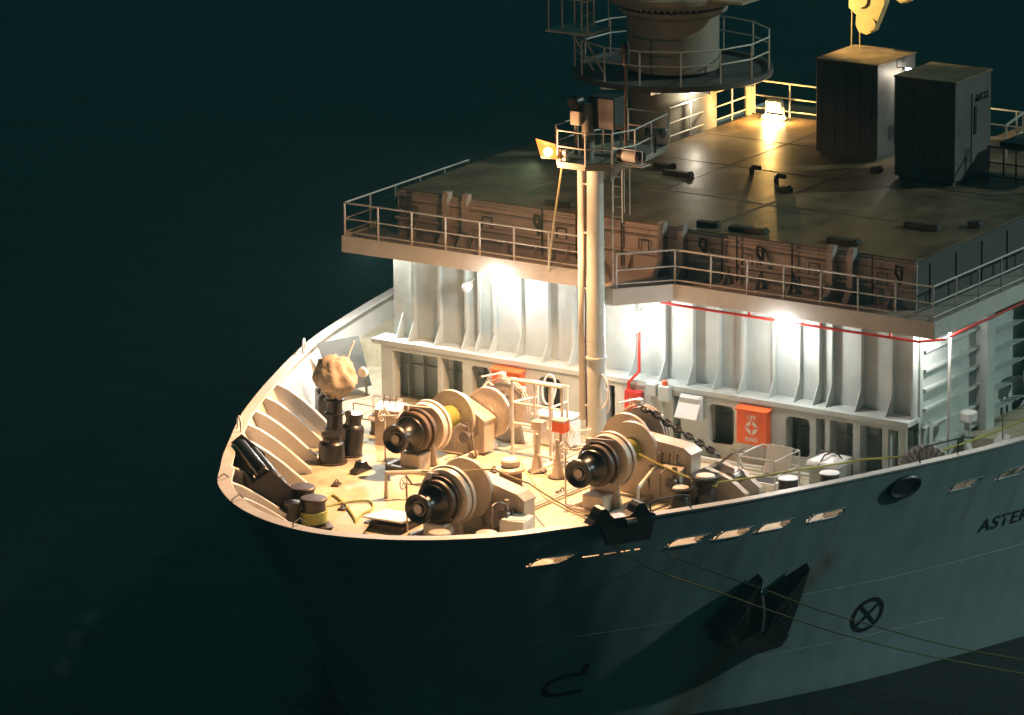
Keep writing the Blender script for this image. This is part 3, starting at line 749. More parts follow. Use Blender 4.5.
# port rail chock with two horned rollers, outboard pad beneath
C=on_hull(-11.62,1.5,0); C.y+=.04; ang=math.atan2(-hull_y(-10.85,1.5)+hull_y(-12.35,1.5),1.5)
t=thing('horned_chock','black two horned chock bolted over the port rail','chock',(C.x,C.y,1.535),ang)
m=MB(); m.prism([(-1.0,0),(.95,0),(.90,.08),(.74,.14),(.66,.30),(.58,.40),(.46,.42),(.36,.34),(.26,.18),(.14,.11),(-.30,.11),(-.40,.20),(-.48,.34),(-.56,.41),(-.68,.40),(-.76,.30),(-.86,.12)],-.16,.26,'Y'); m.build('horns','black_iron',t)
m=MB(); m.prism([(-.75,-.05),(.80,-.05),(.66,-.55),(-.60,-.55)],-.34,-.17,'Y'); m.build('outboard_pad','mark_black',t)
m=MB(); m.lathe([(.10,0),(.10,.3)],(-.05,-.32,.0),'X',14); m.build('lug','worn_steel',t)
# hoops on the rail
def hoop(loc,rz,label,w=.42,h=.38):
    t=MB(); pts=[(-w/2,0,0),(-w/2,0,h*.6)]+[(-w/2*math.cos(a),0,h*.6+h*.4*math.sin(a)) for a in [k*PI/10 for k in range(1,10)]]+[(w/2,0,h*.6),(w/2,0,0)]
    t.tube(pts,.032,8); o=t.build('rail_hoop','white_paint'); o.location=loc; o.rotation_euler=(0,0,rz); return tag(o,label,'hoop')
hoop((-1.9,10.72,1.53),.5,'white hoop standing on the starboard rail above the canvas bundle')
hoop((-9.75,7.35,1.53),.85,'small white hoop on the rail just beyond the bow fairlead')
for k,(px_,lab) in enumerate(((-14.2,'small dark clip on the bow rail nearest the bow fairlead'),(-15.6,'small dark clip on the bow rail second from the fairlead'),(-16.45,'small dark clip on the bow rail farthest from the fairlead'))):
    s=1; u=hull_u(px_,1.5); x,y=hull(u,1.5)
    if k==2: x,y=-16.55,.6
    m=MB(); m.tube([(-.1,0,-.12),(-.1,0,.1),(.22,0,.16),(.42,0,.02)],.02,6); o=m.build('rail_clip','dark_plate',loc=(x,y,1.53)); tag(o,lab,'rail clip')
# dark cable hoops at the aft port rail
m=MB(); m.tube([(-2.9,-10.45,1.53),(-2.9,-10.4,1.85),(-2.7,-10.5,1.95),(-1.4,-11.0,1.98),(-1.1,-11.1,1.9)],.025,6); m.tube([(-1.6,-10.9,1.53),(-1.6,-10.9,1.97)],.02,6)
tag(m.build('handrail','dark_plate'),'long dark bent handrail on the port rail under the platform corner','handrail')
m=MB(); m.tube([(-10.75,-6.75,1.53),(-10.75,-6.7,1.78),(-10.6,-6.8,1.86),(-9.95,-7.2,1.9),(-9.75,-7.3,1.85),(-9.7,-7.32,1.53)],.028,6); tag(m.build('handrail','dark_plate'),'dark bent handrail on the port rail in front of the flared rollers','handrail')
# ventilators
def vent(loc,label,r=.30,h=.62):
    t=thing('mushroom_vent',label,'ventilator',loc)
    m=MB(); m.lathe([(r*1.15,0),(r*1.15,.04),(r,.05),(r,h*.6)],n=24); m.build('trunk','brake_rust',t)
    m=MB(); m.lathe([(r*1.25,h*.6),(r*1.3,h*.68),(r*1.1,h*.74),(r*.8,h*.76),(r*.86,h*.95),(r*.7,h),(0,h+.02)],n=24); m.build('hood','winch_paint',t)
    return t
vent((-6.3,.6,0),'round cream mushroom ventilator just behind the nearest winch',.32,.85)
vent((-3.5,6.9,0),'white round ventilator inside a low frame by the starboard bulwark',.30,.7)
t=thing('safety_railing','low cream guard frame round the starboard ventilator','guard rail',(-3.6,6.9,0))
m=MB()
for x in(-.55,.45):
    for y in(-.5,.5): m.tube([(x,y,0),(x,y,.98)],.025,6)
m.build('post','winch_paint',t)
m=MB()
for z in (.55,.98): m.tube([(-.55,-.5,z),(-.55,.5,z),(.45,.5,z),(.45,-.5,z)],.022,6,closed=True)
m.build('bar','winch_paint',t)
t=thing('leaning_plate','grey steel plate leaning against the starboard bulwark beyond the canvas bundle','plate',(-.65,10.1,0),-.38)
m=MB(); V=[(-.72,.42,1.62),(.72,.42,1.62),(.60,-.42,.30),(-.72,-.42,.30)]; m.add([(a,b-.02,c) for a,b,c in V]+[(a,b+.02,c) for a,b,c in V],[(0,1,2,3),(4,5,6,7),(0,1,5,4),(1,2,6,5),(2,3,7,6),(3,0,4,7)]); m.build('panel','coaming_side_shaded',t)
m=MB(); m.tube([(-.55,-.38,0),(-.55,-.38,.5)],.04,6); m.tube([(.45,-.38,0),(.45,-.38,.5)],.04,6); m.build('leg','worn_steel',t)
# hatch with open lid and dark coaming on the fore deck
t=thing('deck_hatch','square cream deck hatch standing ajar between winch and bow','hatch',(-10.9,1.35,0),.05)
m=MB(); m.bb(-.62,.62,-.60,.60,0,.16); m.build('coaming','brake_rust',t)
m=MB(); m.box((0,0,.24),(1.3,1.26,.05),M=Matrix.Rotation(.10,4,'Y'),bev=.01); m.build('lid','white_paint',t)
t=thing('deck_hatch','second low hatch plate with a dark rim left of the nearest winch','hatch',(-12.3,1.9,0),.4)
m=MB(); m.bb(-.5,.5,-.42,.42,0,.08); m.build('coaming','brake_rust',t)
m=MB(); m.box((0,0,.12),(1.08,.92,.04),M=Matrix.Rotation(-.06,4,'X')); m.build('lid','deck_paint',t)
# white stores beside the forward winch
t=thing('stores_box','small white box with dark feet tucked behind the bow rail','box',(-10.35,-2.25,0),.2)
m=MB(); m.bb(-.4,.4,-.35,.35,.12,.62,bev=.03); m.build('body','white_paint',t)
m=MB(); 
for x in(-.3,.3):
    for y in (-.25,.25): m.bb(x-.05,x+.05,y-.05,y+.05,0,.12)
m.build('foot','dark_plate',t)
m=MB(); m.tube([(-3.6,3.9,.95),(-2.75,3.55,2.05)],.045,8); m.tube([(-2.9,3.6,1.85),(-2.85,3.45,1.75)],.03,6); tag(m.build('long_lever','winch_paint'),'long inclined cream lever standing up behind the starboard winch','lever')
# rubbish/oil tray shapes aft of winch: low black chock
m=MB(); m.prism([(-.4,0),(.4,0),(.32,.08),(.2,.16),(.1,.30),(-.1,.30),(-.2,.16),(-.38,.12)],-.12,.12,'Y'); o=m.build('deck_cleat','black_iron',loc=(-7.1,5.1,0)); tag(o,'small black cleat on the deck in front of the starboard winch','cleat')
m=MB(); m.prism([(-.4,0),(.4,0),(.32,.08),(.2,.16),(.1,.30),(-.1,.30),(-.2,.16),(-.38,.12)],-.12,.12,'Y'); o=m.build('deck_cleat','black_iron',loc=(-4.0,-6.15,0)); o.rotation_euler=(0,0,1.0); tag(o,'black cleat on the deck between guard rail and the flared rollers','cleat')
# open pipe rack in front of the mast
t=thing('pipe_rack','tall open rack of cream pipes left of the mast foot','rack',(-3.45,1.55,0))
m=MB()
for y in (-.82,-.42,.10,.85): m.tube([(0,y,0),(0,y,2.22)],.045,8)
for y in (-.45,.05,.55): m.tube([(.85,y,0),(.85,y,2.0)],.035,8)
m.build('upright','rail_paint',t)
m=MB()
m.tube([(0,-.85,2.22),(0,.88,2.22)],.06,8)
for z in (.95,1.55): m.tube([(0,-.82,z),(0,.85,z)],.035,6)
m.tube([(.85,-.5,2.0),(.85,.6,2.0)],.03,6); m.tube([(0,.85,1.55),(.85,.55,1.55)],.03,6); m.tube([(0,-.42,1.55),(.85,-.45,1.55)],.03,6); m.tube([(0,.85,2.22),(.85,.55,2.0)],.03,6)
m.build('crossbar','rail_paint',t)
# low bracket legs
for y,x,lab in ((.86,-4.55,'rusty cream cone leg under the left end of the pipe rack'),(.05,-4.75,'rusty cream cone leg nearer the mast winch')):
    t=thing('cone_leg',lab,'stand',(x,y,0)); 
    m=MB(); m.lathe([(.22,0),(.18,.1),(.07,.65),(.05,1.1)],n=14); m.build('cone','winch_paint',t)
    m=MB(); m.lathe([(.28,0),(.28,.04)],n=14); m.build('foot','brake_rust',t)
m=MB(); m.tube([(-4.55,1.2,.52),(-4.75,-.4,.50)],.03,6); m.tube([(-4.9,.9,0.0),(-4.7,-.7,.85)],.022,6); m.tube([(-4.4,.4,0),(-4.4,.4,.9)],.022,6); tag(m.build('low_handrail','rail_paint'),'low crossing handrail pipes between the two cone legs','handrail')
t=thing('signal_box','small orange box with cream lid held in the pipe rack','box',(-3.7,.62,0))
m=MB(); m.bb(-.16,.16,-.20,.20,1.0,1.30,bev=.02); m.build('body','orange_box',t)
m=MB(); m.bb(-.17,.17,-.21,.21,1.302,1.37,bev=.01); m.tube([(0,0,0),(0,0,1.0)],.04,6); m.build('lid','winch_paint',t)
t=thing('cable_box','small cream box on a post beside the orange box','box',(-3.7,1.35,0))
m=MB(); m.bb(-.16,.16,-.17,.17,.95,1.22,bev=.02); m.build('body','winch_paint',t)
m=MB(); m.tube([(0,0,0),(0,0,.95)],.04,6); m.build('post','winch_paint',t)
t=thing('locker','white rounded locker behind the pipe rack','locker',(-1.9,1.9,0))
m=MB(); m.bb(-.35,.35,-.62,.62,0,.85,bev=.08); m.build('body','white_paint',t)
m=MB(); m.bb(-.37,.37,-.64,.64,.852,.93,bev=.02); m.build('lid','white_paint',t)
m=MB(); m.tube([(.22*math.cos(a)*.4,.22*math.sin(a),.42*math.cos(a)) for a in [k*PI/12 for k in range(24)]],.03,8,closed=True); o=m.build('hose_ring','white_paint',loc=(-1.0,2.75,1.3)); tag(o,'tall white oval ring hung on the deckhouse front behind the pipe rack','ring')
m=MB(); m.tube([(.17*math.cos(a),0,.17*math.sin(a)) for a in [k*PI/8 for k in range(16)]],.018,6,closed=True)
for k in range(3): a=k*PI/3; m.tube([(-.17*math.cos(a),0,-.17*math.sin(a)),(.17*math.cos(a),0,.17*math.sin(a))],.012,5)
m.tube([(0,0,0),(0,-.6,0)],.02,6); o=m.build('shutoff_valve','white_paint',loc=(-3.7,.25,1.05)); o.rotation_euler=(0,0,1.0); tag(o,'small white spoked valve wheel left of the mast winch','valve wheel')
m=MB(); m.prism([(-.12,0),(.12,0),(.10,.42),(-.10,.42)],-.09,.09,'Y'); m.tube([(-.1,0,.3),(-.35,0,.3)],.04,8); o=m.build('wall_valve','white_paint',loc=(-1.0,1.05,1.2)); tag(o,'white valve casting on the deckhouse front left of the mast','valve')
# guard rail round the companion, port
t=thing('safety_railing','grey waist high guard rail frame beneath the port orange box','guard rail',(-2.35,-5.35,0))
m=MB()
for (x,y) in((-.75,-.65),(-.75,.55),(.6,-.65),(.6,.55)): m.tube([(x,y,0),(x,y,.95)],.025,6)
m.build('post','rail_paint',t)
m=MB()
for z in (.5,.95): m.tube([(-.75,.55,z),(-.75,-.65,z),(.6,-.65,z),(.6,.55,z)],.025,6,closed=(z>.9))
m.build('bar','rail_paint',t)
t=thing('deck_hatch','dark square opening inside the grey guard frame','hatch',(-2.4,-5.4,0))
m=MB(); m.bb(-.5,.45,-.45,.4,0,.22); m.build('coaming','white_paint',t)
m=MB(); m.bb(-.44,.39,-.39,.34,.222,.24); m.build('opening','mark_black',t)
m=MB(); m.box((.52,0,.62),(.05,.8,.8),M=Matrix.Rotation(.25,4,'Y')); m.build('lid','white_paint',t)
# white locker under canvas, port
t=thing('locker','white square locker with lashed canvas top by the port bollards','locker',(-1.35,-6.75,0),0)
m=MB(); m.bb(-.42,.42,-.45,.45,0,.70,bev=.03); m.build('body','wall_paint',t)
bm=bmesh.new(); bmesh.ops.create_grid(bm,x_segments=24,y_segments=24,size=.5)
for v in bm.verts:
    e=max(abs(v.co.x),abs(v.co.y)); n_=noise.noise(Vector((v.co.x*5,v.co.y*5,2)))*.05
    v.co.z=.70+n_*.5+.14*(1-(e/.5)**2)
    if e>.47: v.co.z=.60+n_*.4
for f in bm.faces:f.smooth=True
me=bpy.data.meshes.new('canvas_cover'); bm.to_mesh(me); bm.free(); me.materials.append(MATS['white_paint']); o=bpy.data.objects.new('canvas_cover',me); COL.objects.link(o); o.parent=t
m=MB(); m.tube([(-.5,.1,.62),(-.3,.0,.9),(.0,-.1,.94),(.3,0,.88),(.5,.1,.62)],.022,6); m.tube([(.1,-.5,.62),(.0,-.2,.92),(.05,.3,.9),(0,.5,.62)],.022,6); m.lathe([(.06,0),(.05,.06),(0,.07)],(0,-.05,.93),n=8); m.build('lashing','bollard_brown',t)
# folded pleated canvas fan
t=thing('folded_awning','folded grey pleated canvas fan leaning on the port rail','folded canvas',(-.95,-9.55,0),math.radians(-68))
m=MB(); V=[];F=[]; n_=26
for k in range(n_+1):
    a=PI*(.02+.96*k/n_); d=.10 if k%2 else -.02
    V+= [(.08*math.cos(a),d*.3,.62+.05*math.sin(a)),(.78*math.cos(a),d,.62+.80*math.sin(a)),(.74*math.cos(a),.30+d,.62+.72*math.sin(a))]
for k in range(n_): F+= [(3*k,3*k+1,3*k+4,3*k+3),(3*k+1,3*k+2,3*k+5,3*k+4)]
m.add(V,F); m.build('pleats','canvas_grey',t)
m=MB(); m.bb(-.7,.7,.02,.3,0,.60,bev=.03); m.build('stand','wall_paint',t)
# hydrant post and mooring lead near the side deck
t=thing('hydrant_post','pale hydrant post with square head by the white side frame','hydrant',(1.45,-9.55,0))
m=MB(); m.tube([(0,0,0),(0,0,1.55)],.10,10); m.tube([(0,0,.95),(-.25,-.25,.62),(-.35,-.3,.1)],.09,8); m.build('pipe','wall_paint',t)
m=MB(); m.box((0,0,1.68),(.42,.42,.32),bev=.05); m.build('head','white_paint',t)
t=thing('cable_lead','pale wedge shaped cable lead on the deck edge at the right','fairlead',(2.0,-10.35,0),-.3)
m=MB(); m.prism([(-.7,0),(.7,0),(.45,.95),(.1,1.15),(-.1,.9)],-.25,.25,'Y'); m.build('body','bulwark_paint',t)
m=MB(); m.tube([(0,0,.9),(0,0,1.75)],.02,6); m.build('pin','worn_steel',t)
t=thing('valve_box','pale twin valve box on pipes beside the far port passage','valve',(6.1,-9.1,.8))
m=MB(); m.bb(-.3,.3,-.14,.14,.75,1.15,bev=.03); m.build('box','wall_paint',t)
m=MB(); 
for x in (-.18,.15): m.tube([(x,0,0),(x,0,.75)],.05,8)
m.build('pipe','wall_paint',t)
m=MB(); m.tube([(0,0,0),(0,0,4.0)],.05,8); o=m.build('stanchion','rail_paint',loc=(4.9,-9.7,.8)); tag(o,'tall thin stanchion in the passage right of the white side frame','post')
m=MB(); m.tube([(0,0,0),(0,0,4.4)],.045,8); o=m.build('stanchion','rail_paint',loc=(.35,-9.55,0)); tag(o,'tall thin stanchion under the port platform corner','post')
# ---------------------------------------------------------------- things on the deckhouse front
def text_mesh(s,size):
    cu=bpy.data.curves.new('t','FONT'); cu.body=s; cu.size=size; cu.align_x='CENTER'; cu.offset=.004
    o=bpy.data.objects.new('t',cu); COL.objects.link(o); bpy.context.view_layer.update()
    me=bpy.data.meshes.new_from_object(o.evaluated_get(bpy.context.evaluated_depsgraph_get())); COL.objects.unlink(o); bpy.data.objects.remove(o)
    return me
def ringbox(y,label):
    t=thing('life_ring_box',label,'life ring box',(-.72,y,.62),0,'orange life ring boxes')
    m=MB(); m.bb(-.24,-.002,-.50,.50,0,.98,bev=.02); m.build('body','orange_box',t)
    m=MB(); m.prism([(-.28,.97),(.0,1.03),(.0,1.07),(-.28,1.01)],-.53,.53,'Y'); m.build('lid','orange_box',t)
    for s,z in (('LIFE',.74),('RING',.10)):
        me=text_mesh(s,.17); me.materials.clear(); me.materials.append(MATS['white_paint'])
        for v in me.vertices: v.co=Vector((-.246,-v.co.x,z+v.co.y))
        o=bpy.data.objects.new('lettering',me); COL.objects.link(o); o.parent=t
    m=MB()
    for k in range(4):
        V=[];F=[]; a0=k*PI/2+.22; a1=(k+1)*PI/2-.22
        for q in range(9):
            a=a0+(a1-a0)*q/8+PI/4*0
            for r in (.09,.19): V.append((-.247,r*math.cos(a),.50+r*math.sin(a)))
        for q in range(8): F.append((2*q,2*q+1,2*q+3,2*q+2))
        m.add(V,F)
    # rope loops between the white quarters
    for k in range(4):
        a=k*PI/2; m.tube([(-.25,.20*math.cos(a+d),.50+.20*math.sin(a+d)) for d in (-.25,-.12,0,.12,.25)],.010,4)
    m.build('ring_mark','white_paint',t)
    return t
ringbox(FY(756,-.33)+.02,'orange life ring box on the deckhouse right of the mast')
ringbox(FY(510,-.33),'orange life ring box on the deckhouse left of the mast, half hidden by winch')
t=thing('fire_hose_box','small red fire hose box beside the red riser pipe','fire box',(-.72,-.02,1.0))
m=MB(); m.bb(-.22,-.002,-.27,.27,0,.62,bev=.02); m.build('body','red_paint',t)
m=MB(); m.bb(-.226,-.221,-.06,.10,.18,.42); m.build('mark','rope_pale',t)
m=MB(); m.bb(-.228,-.2265,-.02,.06,.30,.38); m.bb(-.228,-.2265,-.02,.06,.20,.26); m.build('mark_detail','red_paint',t)
t=thing('junction_box','pale junction box on the wall next to the red fire box','junction box',(-.72,-.62,1.55))
m=MB(); m.bb(-.18,-.002,-.17,.17,0,.36,bev=.02); m.tube([(-.1,0,-.9),(-.1,0,0)],.025,6); m.build('body','wall_paint',t)
t=thing('junction_box','pale junction box with an orange beacon on top','junction box',(-.72,-1.05,1.45))
m=MB(); m.bb(-.2,-.002,-.19,.19,0,.46,bev=.03); m.tube([(-.1,.05,-.9),(-.1,.05,0)],.03,6); m.build('body','wall_paint',t)
m=MB(); m.lathe([(.08,0),(.08,.12),(.05,.15),(0,.16)],(-.1,0,.46),n=12); m.build('beacon','orange_box',t)
t=thing('vent_flap','tilted pale ventilation flap standing out of the deckhouse front','vent flap',(-.74,-1.95,1.15))
m=MB(); m.box((-.28,0,.3),(.05,.72,.72),M=Matrix.Rotation(.55,4,'Y'),bev=.01); m.build('flap','white_paint',t)
m=MB(); m.bb(-.25,-.002,-.33,.33,-.12,.55,bev=.01)
for y in (-.3,.3): m.tube([(-.02,y,-.1),(-.46,y,.02)],.02,5)
m.build('coaming','wall_paint',t)
# red fire main under the platform edge
t=thing('fire_main','red fire pipe along the top of the deckhouse front and down by the mast','pipe',(-.95,0,4.33))
m=MB(); m.tube([(0,-1.0,.02),(0,-5,0),(0,-9.3,0),(.6,-9.75,0),(6,-9.7,0)],.04,8); m.build('main','red_paint',t)
m=MB(); m.tube([(.2,-.15,-.9),(.2,-.15,-2.15),(.1,.15,-2.5),(.1,.15,-3.3)],.045,8); m.tube([(.2,-.15,-.6),(.2,-.15,-.9)],.045,8); m.lathe([(.10,0),(.10,.2),(.05,.22)],(.1,.15,-2.9),n=12); m.build('riser','red_paint',t)
for y in (-1.3,-3.9,-6.2,-8.4):
    m=MB(); m.bb(-.02,.02,y-.03,y+.03,.03,.3); m.build('hanger','red_paint',t)

# ---------------------------------------------------------------- rails
def railing(label,pts,name='guard_rail',step=1.25,h=1.05,mt='rail_paint',bars=(1.05,.58,.18),r=.028,group=None,posts=True):
    t=thing(name,label,'railing',pts[0])
    o=Vector(pts[0]); P=[Vector(p)-o for p in pts]
    b=MB()
    for z in bars:
        b.tube([p+Vector((0,0,z)) for p in P],r if z==bars[0] else r*.8,6)
    b.build('bar',mt,t)
    for i,(a,c) in enumerate(zip(P,P[1:])):
        l=(c-a).length; n=max(1,round(l/step))
        for k in range(n+(1 if i==len(P)-2 else 0)):
            q=a.lerp(c,k/n); m=MB(); m.tube([(0,0,0),(0,0,h)],r*1.15,6); m.build('post',mt,t,loc=q)
    return t
z=4.915
railing('cream railing along the platform edge left of the mast',[(5.5,9.78,z),(-1.03,9.78,z),(-1.03,1.52,z)])
railing('pale railing bending round behind the mast foot',[(-1.03,1.45,z),(-2.25,.55,z)],step=.9)
railing('long grey railing along the platform right of the mast and round the port corner',[(-2.3,-.38,z),(-1.03,-1.52,z),(-1.03,-9.78,z),(12,-9.78,z)])
# floodlights
def flood(loc,label,mt='lens_white',rz=0,tilt=.5,s=1.0,power=900,color=(1,.95,.86),group='white floodlights under the platform',size=.12,lamp=True,arm=True):
    t=thing('floodlight',label,'floodlight',loc,rz,group)
    R=Matrix.Rotation(tilt,4,'Y')
    m=MB(); m.box((0,0,0),(.16*s,.36*s,.26*s),M=R,bev=.02); m.build('housing','dark_plate' if lamp else 'white_paint',t)
    m=MB(); m.lathe([(.0,-.32*s),(.13*s,-.29*s),(.22*s,-.20*s),(.27*s,-.06*s)],(0,0,0),M=R@Matrix.Rotation(PI/2,4,'Y'),n=24); m.build('lens',mt,t)
    if arm: m=MB(); m.tube([(0,-.2*s,0),(.08,-.2*s,.22*s),(.08,.2*s,.22*s),(0,.2*s,0)],.015,5); m.tube([(.08,0,.22*s),(.5,0,.3*s)],.02,5); m.build('bracket','rail_paint',t)
    return t
def lamp(name,kind,loc,power,color,size=.1,direction=None,spot=2.6,blend=.6):
    l=bpy.data.lights.new(name,kind); l.energy=power; l.color=color
    if kind in('POINT','SPOT'): l.shadow_soft_size=size
    if kind=='SPOT': l.spot_size=spot; l.spot_blend=blend
    o=bpy.data.objects.new(name,l); COL.objects.link(o); o.location=loc
    if direction is not None: o.rotation_euler=Vector(direction).to_track_quat('-Z','Y').to_euler()
    return o
for loc,lab in (((-.90,4.35,4.30),'bright white floodlight under the platform left of the mast'),((-1.0,-.12,3.62),'bright white floodlight low beside the mast'),((-.90,-5.07,4.16),'bright white floodlight under the platform right of the mast')):
    t=flood(loc,lab,s=1.2)  # lens domes oversized, their bright discs stand in for bloom
    o=lamp('flood_beam','SPOT',(-.20,0,-.10),WHITE_P,(1,.97,.93),.16,(-.85,.0,-.5),math.radians(172),.9); o.parent=t
    o=lamp('flood_spill','POINT',(-.35,0,-.18),SPILL_P,(1,.95,.88),.12); o.parent=t
flood((-.42,5.9,3.78),'small unlit white lamp on the deckhouse at far left',mt='white_paint',lamp=False,s=.6,group='small unlit lamps')
flood((-.62,-5.35,4.40),'small unlit white lamp right of the brightest right floodlight',mt='white_paint',lamp=False,s=.6,group='small unlit lamps')
for sy,lab,pw in ((-1,'small white floodlight tucked under the port corner of the platform',SIDE_P),(1,'small white floodlight tucked under the starboard corner of the platform',STBD_P)):
    t=flood((.15,sy*9.70,4.62),lab,s=.5,arm=False,group='corner floodlights under the platform')
    o=lamp('flood_spill','POINT',(-.15,0,-.28),pw,(1,.96,.88),.10); o.parent=t
# ---------------------------------------------------------------- mast
mx_,my_=-2.78,0
t=thing('mast','tall pale foremast with lamp platform rising in front of the deckhouse','mast',(mx_,my_,0)); mast=t
m=MB(); m.lathe([(.42,0),(.42,.05),(.27,.06),(.255,2),(.245,6),(.235,8.7)],n=28); m.lathe([(.30,3.0),(.30,3.06)],n=24); m.build('pole','wall_paint',t)
m=MB(); m.tube([(-.12,.40,1.2),(-.12,.40,8.6)],.095,10)
for z_ in (1.6,3.4,5.0,6.6,8.0): m.bb(-.14,.02,.2,.5,z_,z_+.05)
m.build('cable_pipe','rail_paint',t)
m=MB(); m.tube([(-.1,.27,1.0),(-.14,.27,4),(-.1,.28,6.2),(-.13,.27,8.5)],.025,6); m.build('cable','brake_rust',t)
m=MB(); m.lathe([(.18,8.7),(.15,10.3),(.12,10.35)],(-.15,.15,0),n=16); m.build('topmast','crane_paint',t)
# platform
pz=8.75
po=[(-1.05,-.35),(-1.05,.55),(-.5,.95),(.6,.95),(2.3,.35),(2.3,-.95),(.1,-1.25),(-.7,-1.0)]
m=MB(); m.prism(po,pz-.05,pz,'Z'); m.build('platform','crane_paint',t)
m=MB()
for a,c in zip(po,po[1:]+po[:1]):
    d=Vector((c[0]-a[0],c[1]-a[1],0)); m.box(((a[0]+c[0])/2,(a[1]+c[1])/2,pz-.02),(d.length,.025,.17),math.atan2(d.y,d.x))
for k in range(3): m.prism([(.28,pz-.7),(.28,pz-.05),(1.6,pz-.05)],-.35+k*.3,-.33+k*.3,'Y')
m.build('platform_edge','crane_paint',t)
m=MB()
for zz in (.95,.5):
    m.tube([(a,c,pz+zz) for a,c in po],.022,6,closed=True)
m.build('rail_bar','rail_paint',t)
for a,c in po+[(1.45,.65),(1.2,-1.1)]:
    m=MB(); m.tube([(a,c,pz),(a,c,pz+.97)],.026,6); m.build('rail_post','rail_paint',t)
# caged ladder behind the mast
m=MB()
for y in (-.62,-.30): m.tube([(.42,y,(6.9 if y<-.5 else 4.92)),(.42,y,pz)],.022,6)
for k in range(6): m.tube([(.42,-.62,7.05+k*.29),(.42,-.30,7.05+k*.29)],.014,5)
m.build('ladder','rail_paint',t)
m=MB()
for zz in (7.1,7.75,8.3): m.tube([(.42+.0,-.80,zz)]+[(.42+.36*math.sin(a)*1.0,-.46-.34*math.cos(a),zz) for a in [k*PI/8 for k in range(9)]],.018,5)
for a in (.6,1.57,2.5): m.tube([(.42+.36*math.sin(a),-.46-.34*math.cos(a),7.1),(.42+.36*math.sin(a),-.46-.34*math.cos(a),8.7)],.014,5)
m.build('ladder_cage','rail_paint',t)
# hoops and brackets near the foot
m=MB(); m.tube([(-.1,-.05+.42*math.cos(a),2.1+.55*math.sin(a)) for a in [math.radians(60+k*15) for k in range(14)]],.035,6); m.tube([(.1,.05+.42*math.cos(a),1.75+.5*math.sin(a)) for a in [math.radians(70+k*15) for k in range(12)]],.03,6); m.build('foot_hoop','white_paint',t)
# lamps and instruments on the mast top
t=thing('searchlight','round black searchlight on a pale bracket at the mast head','searchlight',(-3.1,.42,9.75))
m=MB(); m.lathe([(.16,-.18),(.2,-.1),(.2,.16),(.17,.2)],(0,0,.62),'X',20); m.build('drum','black_iron',t)
m=MB(); m.lathe([(.15,0),(.15,.015)],(-.2,0,.62),'X',20); m.build('lens','glass_dark',t)
m=MB(); m.bb(-.16,.24,-.24,.10,.0,.42,bev=.03); m.tube([(0,0,-1.0),(0,0,0)],.05,8); m.build('bracket','crane_paint',t)
t=thing('signal_cabinet','dark square cabinet behind the black searchlight','cabinet',(-2.5,-.25,8.76))
m=MB(); m.bb(-.3,.35,-.40,.45,.85,1.75,bev=.03); m.build('body','dark_plate',t)
m=MB(); 
for a in (-.2,.25):
    for c in (-.3,.35): m.tube([(a,c,0),(a,c,.85)],.025,6)
m.build('leg','crane_paint',t)
t=thing('navigation_lamp','pale cylindrical lamp lying across the mast platform','navigation light',(-2.95,-1.28,8.78))
m=MB(); m.lathe([(.17,-.24),(.17,.24)],(0,0,.22),'Y',20); m.build('lens','white_paint',t)
for s in (-1,1):
    m=MB(); m.lathe([(.19,0),(.19,.12),(.13,.18)] if s>0 else [(.13,-.18),(.19,-.12),(.19,0)],(0,s*.242,.22),'Y',20); m.build('end_cap','black_iron',t)
m=MB(); m.tube([(-.2,-.5,0),(-.2,.5,0),(.2,.5,0),(.2,-.5,0)],.022,6,closed=True); m.tube([(-.2,-.5,0),(-.2,-.5,.45),(-.2,.5,.45),(-.2,.5,0)],.02,6); m.bb(-.1,.1,-.3,.3,-.02,.04); m.build('cradle','rail_paint',t)
t=thing('navigation_lamp','small black and white lamp at the aft end of the mast platform','navigation light',(-1.4,-1.12,9.35))
m=MB(); m.lathe([(.13,-.2),(.13,.2)],(0,0,.0),'Y',16); m.build('lens','worn_steel',t)
m=MB(); m.lathe([(.14,-.26),(.14,-.201)],(0,0,0),'Y',16); m.lathe([(.14,.201),(.14,.26)],(0,0,0),'Y',16); m.tube([(0,0,-.57),(0,0,-.13)],.03,6); m.build('bracket','black_iron',t)
t=thing('whip_aerial','slender reddish pole with a black cylinder on top beside the mast','aerial',(-2.75,-1.0,8.76))
m=MB(); m.tube([(0,0,0),(0,0,2.75)],[.055,.04],8); m.tube([(0,0,.9),(0,.5,1.0)],.03,6); m.build('pole','bollard_brown',t)
m=MB(); m.lathe([(.09,2.75),(.11,2.8),(.11,3.35),(.07,3.4),(0,3.42)],n=14); m.build('tip','black_iron',t)
for (x,y,h_,lab) in ((-2.3,.35,.75,'short black junction post at the left of the mast platform'),(-1.9,-.3,.6,'short black junction post in the middle of the mast platform')):
    t=thing('junction_post',lab,'post',(x,y,8.76)); m=MB(); m.tube([(0,0,0),(0,0,h_)],.035,6); m.build('stem','rail_paint',t); m=MB(); m.box((0,0,h_+.1),(.22,.2,.28),bev=.03); m.build('box','dark_plate',t)
